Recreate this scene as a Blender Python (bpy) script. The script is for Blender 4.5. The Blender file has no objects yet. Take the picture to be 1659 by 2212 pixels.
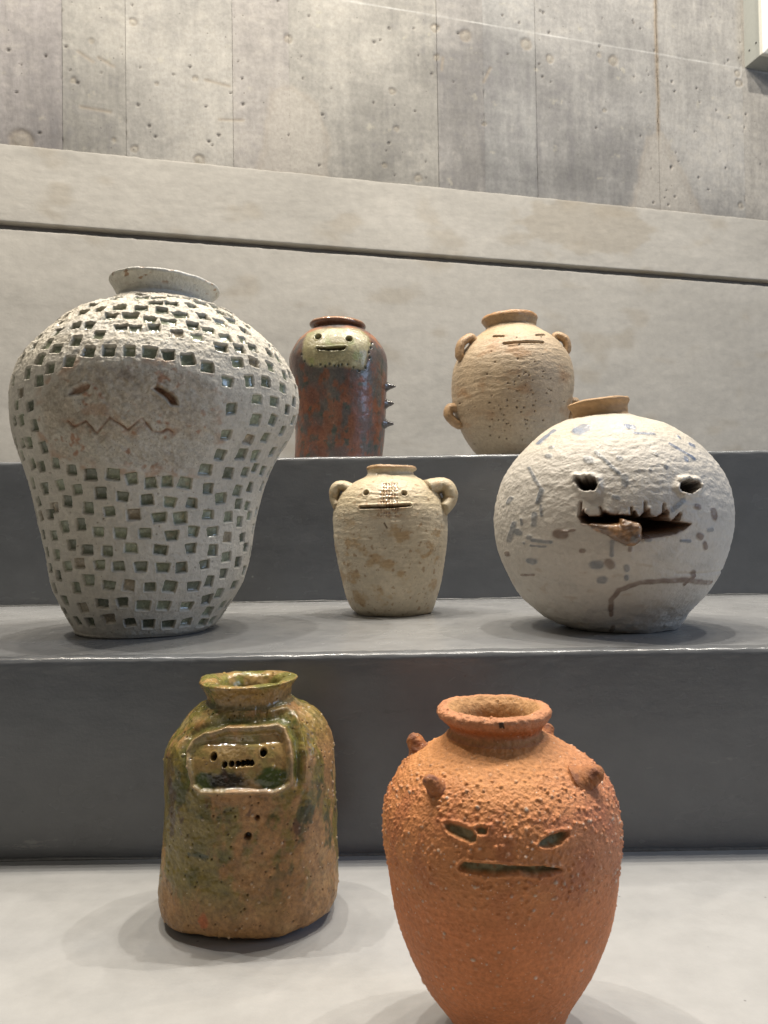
import bpy, math, random
import numpy as np

# ------------------------------------------------------------------ camera
scn = bpy.context.scene
COL = scn.collection
cam_d = bpy.data.cameras.new("camera")
cam = bpy.data.objects.new("camera", cam_d)
COL.objects.link(cam)
cam_d.sensor_fit = 'HORIZONTAL'
cam_d.angle = 2 * math.atan(829.5 / 1661.0)
cam_d.clip_start = 0.02
cam_d.clip_end = 60
pitch, roll = math.radians(1.173), math.radians(0.9)
from mathutils import Matrix, Vector
U0 = Vector((0, -math.sin(pitch), math.cos(pitch)))
FW = Vector((0, math.cos(pitch), math.sin(pitch)))
RX = math.cos(roll) * Vector((1, 0, 0)) - math.sin(roll) * U0
UP = math.sin(roll) * Vector((1, 0, 0)) + math.cos(roll) * U0
m = Matrix.Identity(4)
for i in range(3):
    m[i][0], m[i][1], m[i][2] = RX[i], UP[i], -FW[i]
m[2][3] = 0.285
cam.matrix_world = m
cam_d.dof.use_dof = True
cam_d.dof.focus_distance = 0.66
cam_d.dof.aperture_fstop = 34
scn.camera = cam

# ------------------------------------------------------------------ light
world = bpy.data.worlds.new("World")
scn.world = world
world.use_nodes = True
bg = world.node_tree.nodes["Background"]
bg.inputs[0].default_value = (1.0, 0.95, 0.87, 1)
bg.inputs[1].default_value = 0.11

def lamp(x, y, z, watt, color, aim=None, radius=0.016):
    l = bpy.data.lights.new("ceiling_spot", 'SPOT' if aim else 'POINT')
    l.energy = watt
    l.color = color
    l.shadow_soft_size = radius
    o = bpy.data.objects.new("ceiling_spot", l)
    o.location = (x, y, z)
    if aim:
        l.spot_size = math.radians(80); l.spot_blend = 0.7
        o.rotation_euler = (Vector(aim) - Vector((x, y, z))).to_track_quat('-Z', 'Y').to_euler()
    COL.objects.link(o)

WARM, NEUT = (1.0, 0.86, 0.68), (1.0, 0.95, 0.87)
LAMPS = [(-0.95, 1.00, WARM), (-0.42, 1.25, NEUT), (0.12, 1.02, WARM), (0.52, 1.38, NEUT), (0.95, 1.10, WARM),
         (-0.15, 1.60, WARM), (0.80, 1.75, WARM), (-0.78, 1.50, NEUT), (0.30, 1.80, NEUT), (1.35, 1.55, NEUT), (-1.30, 1.30, WARM),
         (-0.55, 1.02, WARM), (0.45, 1.00, NEUT)]
for (x, y, c) in LAMPS:
    lamp(x, y, 2.55, 25.0, c, aim=(x * 0.45, 0.62, 0.1))
for x in (-1.15, -0.30, 0.55, 1.45):               # stronger ceiling lamps that also wash the wall
    lamp(x, 1.02 + 0.12 * x, 3.2, 128.0, NEUT, radius=0.022)
# daylight from the window side of the room, far right
wl = bpy.data.lights.new("window_daylight", 'AREA')
wl.shape = 'RECTANGLE'; wl.size = 0.9; wl.size_y = 1.6
wl.energy = 36; wl.color = (0.50, 0.68, 1.0)
wo = bpy.data.objects.new("window_daylight", wl)
wo.location = (3.1, -0.2, 1.5)
wo.rotation_euler = (Vector((0.1, 0.9, 0.4)) - Vector((3.1, -0.2, 1.5))).to_track_quat('-Z', 'Y').to_euler()
COL.objects.link(wo)
# warm room light behind the viewer
rl = bpy.data.lights.new("room_light", 'AREA')
rl.shape = 'RECTANGLE'; rl.size = 1.6; rl.size_y = 1.0
rl.energy = 7; rl.color = (1.0, 0.88, 0.72)
ro = bpy.data.objects.new("room_light", rl)
ro.location = (-1.2, -2.0, 2.4)
ro.rotation_euler = (Vector((0.0, 0.8, 0.3)) - Vector(ro.location)).to_track_quat('-Z', 'Y').to_euler()
COL.objects.link(ro)

vs = scn.view_settings
vs.view_transform = 'Standard'
vs.look = 'None'
vs.exposure = 0.0
vs.gamma = 1.0

# ------------------------------------------------------------------ numpy helpers
_rng = np.random.RandomState(7)
_perm = np.concatenate([_rng.permutation(256)] * 3).astype(np.int32)
_rnd = _rng.rand(256, 4)
NV, CELL = 160, 5.0            # a tileable block of smooth noise, 32 cells wide
def _volume():
    w = np.fft.rfftn(_rng.normal(size=(NV, NV, NV)).astype(np.float32))
    k = np.fft.fftfreq(NV) * CELL; kz = np.fft.rfftfreq(NV) * CELL
    f = np.sqrt(k[:, None, None] ** 2 + k[None, :, None] ** 2 + kz[None, None, :] ** 2)
    w *= np.exp(-((f - 0.75) / 0.30) ** 2)
    v = np.fft.irfftn(w, s=(NV, NV, NV))
    return np.clip(v / v.std() * 0.33, -1, 1).astype(np.float32).ravel()
_vol = _volume()

def perlin(p, seed=0):
    p = (p + seed * 17.137) * CELL
    i = np.floor(p); fr = (p - i).astype(np.float32)
    i = i.astype(np.int64) % NV
    j = (i + 1) % NV
    x = (i[:, 0] * (NV * NV), j[:, 0] * (NV * NV)); y = (i[:, 1] * NV, j[:, 1] * NV); z = (i[:, 2], j[:, 2])
    fx, fy, fz = fr[:, 0], fr[:, 1], fr[:, 2]
    def row(a, b):
        o = x[a] + y[b]
        v0 = _vol[o + z[0]]; return v0 + (_vol[o + z[1]] - v0) * fz
    c0 = row(0, 0); c0 = c0 + (row(0, 1) - c0) * fy
    c1 = row(1, 0); c1 = c1 + (row(1, 1) - c1) * fy
    return c0 + (c1 - c0) * fx

def fbm(p, scale, octaves=3, seed=0, gain=0.5):
    shp = p.shape[:-1]
    q = p.reshape(-1, 3) * np.asarray(scale, dtype=float)
    a, s, t = 1.0, 0.0, 0.0
    for k in range(octaves):
        s = s + a * perlin(q, seed + k * 3.1)
        t += a
        q = q * 2.03; a *= gain
    return (s / t).reshape(shp)

def worley(p, scale, seed=0):
    """distance to the nearest scattered point (in cells) and that point's random number"""
    shp = p.shape[:-1]
    q = p.reshape(-1, 3) * np.asarray(scale, dtype=float) + seed * 11.3
    i = np.floor(q).astype(np.int64)
    best = np.full(len(q), 9.0); rid = np.zeros(len(q))
    for dx in (-1, 0, 1):
        for dy in (-1, 0, 1):
            for dz in (-1, 0, 1):
                c = i + (dx, dy, dz)
                h = _perm[_perm[_perm[c[:, 0] & 255] + (c[:, 1] & 255)] + (c[:, 2] & 255)]
                r = _rnd[h]
                d = np.sqrt(((c + r[:, :3] - q) ** 2).sum(1))
                b = d < best
                best[b] = d[b]; rid[b] = r[b, 3]
    return best.reshape(shp), rid.reshape(shp)

def ss(a, b, x):
    t = np.clip((x - a) / (b - a), 0, 1)
    return t * t * (3 - 2 * t)

def mix(a, b, t):
    t = np.asarray(t)[..., None]
    return np.asarray(a) * (1 - t) + np.asarray(b) * t

def poly_sd(poly, x, z, valid, margin=0.012):
    """signed distance to a closed outline (negative inside), in metres"""
    poly = np.asarray(poly, float)
    out = np.full(x.shape, 1.0)
    m = valid & (x > poly[:, 0].min() - margin) & (x < poly[:, 0].max() + margin) & (z > poly[:, 1].min() - margin) & (z < poly[:, 1].max() + margin)
    px, pz = x[m], z[m]
    d = np.full(px.shape, 9.0); ins = np.zeros(px.shape, bool)
    n = len(poly)
    for k in range(n):
        ax, az = poly[k]; bx, bz = poly[(k + 1) % n]
        ex, ez = bx - ax, bz - az
        t = np.clip(((px - ax) * ex + (pz - az) * ez) / (ex * ex + ez * ez + 1e-12), 0, 1)
        d = np.minimum(d, np.hypot(px - ax - t * ex, pz - az - t * ez))
        c = ((az > pz) != (bz > pz)) & (px < (bx - ax) * (pz - az) / (bz - az + 1e-12) + ax)
        ins ^= c
    out[m] = np.where(ins, -d, d)
    return out

def line_d(pts, x, z, valid, margin=0.012):
    pts = np.asarray(pts, float)
    out = np.full(x.shape, 1.0)
    m = valid & (x > pts[:, 0].min() - margin) & (x < pts[:, 0].max() + margin) & (z > pts[:, 1].min() - margin) & (z < pts[:, 1].max() + margin)
    px, pz = x[m], z[m]
    d = np.full(px.shape, 9.0)
    for k in range(max(1, len(pts) - 1)):
        ax, az = pts[k]; bx, bz = pts[min(k + 1, len(pts) - 1)]
        ex, ez = bx - ax, bz - az
        t = np.clip(((px - ax) * ex + (pz - az) * ez) / (ex * ex + ez * ez + 1e-12), 0, 1)
        d = np.minimum(d, np.hypot(px - ax - t * ex, pz - az - t * ez))
    out[m] = d
    return out

def ell_d(c, rx, rz, x, z, valid):
    d = (np.hypot((x - c[0]) / rx, (z - c[1]) / rz) - 1) * min(rx, rz)
    return np.where(valid, d, 1.0)

# ------------------------------------------------------------------ materials
def nd(nt, kind, **kw):
    n = nt.nodes.new(kind)
    for k, v in kw.items():
        if k.startswith('i_'):
            n.inputs[k[2:].replace('_', ' ')].default_value = v
        else:
            setattr(n, k, v)
    return n

def clay(name, bumps, var=0.18, vscale=260, spec=0.4, speck=None, coat=0.0, base=None, rough=None, scratch=None):
    """painted-by-attribute clay: Col and Rgh come with the mesh, nodes add grain, specks and fine relief"""
    mt = bpy.data.materials.new(name); mt.use_nodes = True
    nt = mt.node_tree; L = nt.links
    b = nt.nodes["Principled BSDF"]
    b.inputs['Specular IOR Level'].default_value = spec
    tc = nd(nt, 'ShaderNodeTexCoord')
    if base is None:
        at = nd(nt, 'ShaderNodeAttribute', attribute_name='Col'); csock = at.outputs['Color']
        ar = nd(nt, 'ShaderNodeAttribute', attribute_name='Rgh'); L.new(ar.outputs['Fac'], b.inputs['Roughness'])
    else:
        rgb = nd(nt, 'ShaderNodeRGB'); rgb.outputs[0].default_value = (*base, 1); csock = rgb.outputs[0]
        b.inputs['Roughness'].default_value = rough
    n1 = nd(nt, 'ShaderNodeTexNoise', i_Scale=vscale, i_Detail=5.0, i_Roughness=0.65)
    L.new(tc.outputs['Object'], n1.inputs['Vector'])
    mr = nd(nt, 'ShaderNodeMapRange'); mr.inputs['From Min'].default_value = 0.3; mr.inputs['From Max'].default_value = 0.7
    mr.inputs['To Min'].default_value = 1 - var; mr.inputs['To Max'].default_value = 1 + var
    L.new(n1.outputs['Fac'], mr.inputs['Value'])
    mul = nd(nt, 'ShaderNodeVectorMath', operation='SCALE')
    L.new(csock, mul.inputs[0]); L.new(mr.outputs[0], mul.inputs['Scale'])
    cur = mul.outputs[0]
    for (sc, thr, colr, amt) in (speck or []):
        v = nd(nt, 'ShaderNodeTexVoronoi', i_Scale=sc)
        L.new(tc.outputs['Object'], v.inputs['Vector'])
        r = nd(nt, 'ShaderNodeMapRange'); r.inputs['From Min'].default_value = thr; r.inputs['From Max'].default_value = thr * 0.6
        r.inputs['To Min'].default_value = 0; r.inputs['To Max'].default_value = amt
        L.new(v.outputs['Distance'], r.inputs['Value'])
        gate = nd(nt, 'ShaderNodeSeparateColor'); L.new(v.outputs['Color'], gate.inputs[0])
        g2 = nd(nt, 'ShaderNodeMath', operation='GREATER_THAN'); g2.inputs[1].default_value = 0.62
        L.new(gate.outputs[0], g2.inputs[0])
        mm = nd(nt, 'ShaderNodeMath', operation='MULTIPLY'); L.new(r.outputs[0], mm.inputs[0]); L.new(g2.outputs[0], mm.inputs[1])
        mx = nd(nt, 'ShaderNodeMix', data_type='RGBA'); mx.inputs[7].default_value = (*colr, 1)
        L.new(mm.outputs[0], mx.inputs[0]); L.new(cur, mx.inputs[6]); cur = mx.outputs[2]
    if scratch:
        for (sc, st, lo, colr, amt) in scratch:
            mp = nd(nt, 'ShaderNodeMapping'); mp.inputs['Scale'].default_value = st; mp.inputs['Rotation'].default_value = (0, 0.12, 0.2)
            L.new(tc.outputs['Object'], mp.inputs[0])
            n = nd(nt, 'ShaderNodeTexNoise', i_Scale=sc, i_Detail=6.0, i_Roughness=0.7); L.new(mp.outputs[0], n.inputs['Vector'])
            r = nd(nt, 'ShaderNodeMapRange'); r.inputs['From Min'].default_value = lo; r.inputs['From Max'].default_value = lo + 0.05
            r.inputs['To Min'].default_value = 0; r.inputs['To Max'].default_value = amt
            L.new(n.outputs['Fac'], r.inputs['Value'])
            mx = nd(nt, 'ShaderNodeMix', data_type='RGBA'); mx.inputs[7].default_value = (*colr, 1)
            L.new(r.outputs[0], mx.inputs[0]); L.new(cur, mx.inputs[6]); cur = mx.outputs[2]
    L.new(cur, b.inputs['Base Color'])
    prev = None
    for (sc, st, dist, stretch) in bumps:
        src = tc.outputs['Object']
        if stretch:
            mp = nd(nt, 'ShaderNodeMapping'); mp.inputs['Scale'].default_value = stretch
            L.new(src, mp.inputs[0]); src = mp.outputs[0]
        n = nd(nt, 'ShaderNodeTexNoise', i_Scale=sc, i_Detail=4.0, i_Roughness=0.6)
        L.new(src, n.inputs['Vector'])
        bp = nd(nt, 'ShaderNodeBump', i_Strength=st, i_Distance=dist)
        L.new(n.outputs['Fac'], bp.inputs['Height'])
        if prev: L.new(prev.outputs[0], bp.inputs['Normal'])
        prev = bp
    if prev: L.new(prev.outputs[0], b.inputs['Normal'])
    if coat:
        b.inputs['Coat Weight'].default_value = coat
        b.inputs['Coat Roughness'].default_value = 0.06
    return mt

# ------------------------------------------------------------------ mesh building
def set_props(o, label=None, cat=None, group=None, kind=None):
    if label: o['label'] = label
    if cat: o['category'] = cat
    if group: o['group'] = group
    if kind: o['kind'] = kind
    return o

def thing(name, loc, label, cat, group=None):
    o = bpy.data.objects.new(name, None)
    o.empty_display_size = 0.02
    o.location = loc
    COL.objects.link(o)
    return set_props(o, label, cat, group)

def mesh_obj(name, V, F, mat, parent=None, col=None, rgh=None, nrm=None, smooth=True):
    V = np.ascontiguousarray(V, dtype=np.float32)
    F = np.ascontiguousarray(F, dtype=np.int32)
    me = bpy.data.meshes.new(name)
    k = F.shape[1]
    me.vertices.add(len(V)); me.vertices.foreach_set('co', V.ravel())
    me.loops.add(F.size); me.loops.foreach_set('vertex_index', F.ravel())
    me.polygons.add(len(F))
    me.polygons.foreach_set('loop_start', np.arange(0, F.size, k, dtype=np.int32))
    me.polygons.foreach_set('loop_total', np.full(len(F), k, dtype=np.int32))
    me.update(calc_edges=True)
    me.polygons.foreach_set('use_smooth', np.full(len(F), smooth))
    if col is not None:
        a = me.attributes.new('Col', 'FLOAT_COLOR', 'POINT')
        c = np.ones((len(V), 4), np.float32); c[:, :3] = np.clip(col, 0, 1)
        a.data.foreach_set('color', c.ravel())
    if rgh is not None:
        a = me.attributes.new('Rgh', 'FLOAT', 'POINT')
        a.data.foreach_set('value', np.ascontiguousarray(rgh, dtype=np.float32).ravel())
    if nrm is not None:
        me.normals_split_custom_set_from_vertices(np.ascontiguousarray(nrm, dtype=np.float32))
    me.materials.append(mat)
    o = bpy.data.objects.new(name, me)
    COL.objects.link(o)
    if parent is not None: o.parent = parent
    return o

def grid_faces(ns, npx, periodic):
    i = np.arange(ns - 1)[:, None]
    j = np.arange(npx if periodic else npx - 1)[None, :]
    j2 = (j + 1) % npx
    return np.stack([i * npx + j, i * npx + j2, (i + 1) * npx + j2, (i + 1) * npx + j], -1).reshape(-1, 4)

def grid_normals(P, periodic):
    if periodic:
        dp = np.roll(P, -1, 1) - np.roll(P, 1, 1)
    else:
        dp = np.gradient(P, axis=1)
    ds = np.gradient(P, axis=0)
    n = np.cross(dp, ds)
    return n / (np.linalg.norm(n, axis=-1, keepdims=True) + 1e-12)

def split_grid(root, P, col, rgh, part, spec, periodic=True):
    """cut one sculpted surface into its parts; spec: id -> (name, material, parent id, label)"""
    ns, npx = P.shape[:2]
    N = grid_normals(P, periodic).reshape(-1, 3)
    F = grid_faces(ns, npx, periodic)
    V = P.reshape(-1, 3); C = col.reshape(-1, 3); R = rgh.reshape(-1)
    fid = np.sort(part.reshape(-1)[F], axis=1)[:, 2]
    order = np.argsort(fid, kind='stable'); ids, st = np.unique(fid[order], return_index=True)
    objs = {}
    chunks = dict(zip(ids.tolist(), np.split(F[order], st[1:])))
    for pid in sorted(chunks, key=lambda k: (spec[k][2] is not None, k)):
        name, mat, par, lab = spec[pid]
        f = chunks[pid]
        uv, inv = np.unique(f, return_inverse=True)
        o = mesh_obj(name, V[uv], inv.reshape(-1, 4), mat, objs.get(par, root), C[uv], R[uv], N[uv])
        if lab: o['label'] = lab
        objs[pid] = o
    return objs

def catmull(a, n_per):
    a = np.asarray(a, float)
    out = []
    for k in range(len(a) - 1):
        p0 = a[max(k - 1, 0)]; p1 = a[k]; p2 = a[k + 1]; p3 = a[min(k + 2, len(a) - 1)]
        t = np.linspace(0, 1, n_per, endpoint=False)[:, None]
        out.append(0.5 * ((2 * p1) + (-p0 + p2) * t + (2 * p0 - 5 * p1 + 4 * p2 - p3) * t ** 2 + (-p0 + 3 * p1 - 3 * p2 + p3) * t ** 3))
    out.append(a[-1:])
    return np.concatenate(out)

class Pot:
    """a thrown pot: rings (centre x, height, radius, tilt) give the base surface, everything else is sculpted on it"""
    def __init__(s, rings, nb, nphi, ns, dep=1.0, sq=2.0, wall=0.82, face=1.95, soften=10, deep=0.03, foot=0.004):
        rings = np.asarray(rings, float)
        body, neck = rings[:nb], rings[nb:]
        b0 = body[0]
        base = [[b0[0], 0.003, 0.002, 0], [b0[0], 0.002, b0[2] * 0.6, 0], [b0[0], 0.0, b0[2] - foot, 0], [b0[0], foot * 0.5, b0[2], 0]]
        rt = neck[-1]
        nk = neck[np.argmin(neck[:, 2])]
        inner = [[rt[0], rt[1] + 0.0006, rt[2] * (1 + wall) / 2, rt[3]], [rt[0], rt[1] - 0.0012, rt[2] * wall, rt[3]],
                 [nk[0], (nk[1] + rt[1]) / 2, nk[2] * wall * 1.0, rt[3]], [nk[0], nk[1] - 0.004, nk[2] * wall * 0.96, 0],
                 [nk[0], nk[1] - deep * 0.5, nk[2] * wall * 1.25, 0], [nk[0], nk[1] - deep, nk[2] * 0.9, 0], [nk[0], nk[1] - deep - .004, 0.002, 0]]
        allr = np.concatenate([np.array(base), body[1:], neck, np.array(inner)])
        idx = np.arange(len(allr))
        nbase = len(base)
        den = catmull(np.c_[allr, idx], 14)
        kb = (den[:, 4] > nbase - 0.5) & (den[:, 4] < nbase + nb - 2.5)
        ker = np.hanning(2 * soften + 3)[1:-1]; ker /= ker.sum()
        for c in (0, 2):
            sm = np.convolve(np.pad(den[:, c], soften, mode='edge'), ker, 'valid')
            w = np.convolve(np.pad(kb.astype(float), soften, mode='edge'), ker, 'valid')
            w = np.clip(w * 2 - 1, 0, 1)
            den[:, c] = den[:, c] * (1 - w) + sm * w
        ds = np.hypot(np.diff(den[:, 1]), np.diff(den[:, 2]))
        dens = np.where(den[:, 4] < 2.5, 0.15, np.where(den[:, 4] > nbase + nb - 1 + len(neck) + 1.5, 0.3, 1.0))
        dens = np.where((den[:, 4] > nbase + nb - 2) & (den[:, 4] < nbase + nb + len(neck)), 1.3, dens)
        cum = np.concatenate([[0], np.cumsum(ds * (dens[1:] + dens[:-1]) / 2)])
        arc = np.concatenate([[0], np.cumsum(ds)])
        t = np.linspace(0, cum[-1], ns)
        st = np.stack([np.interp(t, cum, den[:, c]) for c in range(5)], 1)
        s.s = np.interp(t, cum, arc)[:, None] * np.ones((1, nphi))
        w = lambda a: np.where(np.abs(a) < face, 1.0, 0.28)
        aa = np.linspace(-math.pi, math.pi, 4001); cw = np.concatenate([[0], np.cumsum(w((aa[1:] + aa[:-1]) / 2))]); cw /= cw[-1]
        phi = np.interp(np.linspace(0, 1, nphi, endpoint=False), cw, aa)
        s.phi = phi[None, :] * np.ones((ns, 1))
        cx, z, r, tl, q = [st[:, k][:, None] for k in range(5)]
        s.q = q * np.ones((1, nphi)); s.r = r * np.ones((1, nphi))
        s.qneck = nbase + nb - 1.35; s.qrim = nbase + nb - 1 + len(neck) - 2.6; s.qin = nbase + nb - 1 + len(neck) + 1.2
        sn, cs = np.sin(s.phi), np.cos(s.phi)
        if sq > 2:
            e = 2 + (sq - 2) * (1 - ss(s.qneck - 4.5, s.qneck - 0.8, s.q))
            mult = (np.abs(sn) ** e + np.abs(cs) ** e) ** (-1 / e)
            ex = s.r * mult
        else:
            ex = s.r
        dd = dep + (1 - dep) * ss(s.qneck - 1.5, s.qneck + 1, s.q)
        s.X = cx + ex * sn; s.Y = -dd * ex * cs; s.Z = z + tl * s.r * sn
        s.P = np.stack([s.X, s.Y, s.Z], -1)
        s.N = grid_normals(s.P, True)
        s.front = (cs > 0.02) & (s.q < s.qneck + 0.5) & (s.q > 1.5)
        s.body = s.q < s.qneck
        s.neck = ~s.body
        s.disp = np.zeros((ns, nphi)); s.rgh = np.full((ns, nphi), 0.7)
        s.part = np.zeros((ns, nphi), int)
        s.part[s.neck] = 1
        s.part[s.q > s.qrim] = 2
        s.lim = ss(0.0, 1.0, s.q - 1.8)      # keeps the standing surface flat
    def sd(s, poly): return poly_sd(poly, s.X, s.Z, s.front)
    def ld(s, pts): return line_d(pts, s.X, s.Z, s.front)
    def ed(s, c, rx, rz): return ell_d(c, rx, rz, s.X, s.Z, s.front)
    def final(s): return s.P + s.N * (s.disp * s.lim)[..., None]
    def on(s, phi, z):
        """point and normal of the surface at an angle and height of the body"""
        j = int(np.argmin(np.abs(s.phi[0] - phi)))
        ok = s.body[:, j] & (s.q[:, j] > 3)
        i = int(np.argmin(np.where(ok, np.abs(s.P[:, j, 2] - z), 9)))
        return s.P[i, j].copy(), s.N[i, j].copy()

def tube(name, path, rad, mat, parent, col, rough, flat=1.0, seg=20, n_per=8, noise=0.0006, seed=1, side=(0, 1, 0), label=None, nscale=180):
    """a hand-rolled coil following a path; rad tapers along it"""
    pr = catmull(np.c_[np.asarray(path, float), np.asarray(rad, float)], n_per)
    C, R = pr[:, :3], pr[:, 3]
    T = np.gradient(C, axis=0); T /= np.linalg.norm(T, axis=1)[:, None]
    A = np.asarray(side, float)[None] - (T @ np.asarray(side, float))[:, None] * T
    A /= np.linalg.norm(A, axis=1)[:, None]
    B = np.cross(T, A)
    th = np.linspace(0, 2 * math.pi, seg, endpoint=False)
    P = C[:, None] + R[:, None, None] * (np.cos(th)[None, :, None] * A[:, None] * flat + np.sin(th)[None, :, None] * B[:, None])
    d = P - C[:, None]
    P = P + d / (np.linalg.norm(d, axis=-1, keepdims=True) + 1e-9) * (noise * fbm(P, nscale, 3, seed))[..., None]
    c0 = np.repeat(C[:1], seg, 0)[None]; c1 = np.repeat(C[-1:], seg, 0)[None]
    P = np.concatenate([c0 + (P[:1] - c0) * 0.02, P, c1 + (P[-1:] - c1) * 0.02])
    cc = np.asarray(col(P)) if callable(col) else np.ones(P.shape) * np.asarray(col)
    o = mesh_obj(name, P.reshape(-1, 3), grid_faces(P.shape[0], seg, True)[:, ::-1], mat, parent, cc.reshape(-1, 3), np.full(P.shape[0] * seg, rough))
    if label: o['label'] = label
    return o

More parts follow.
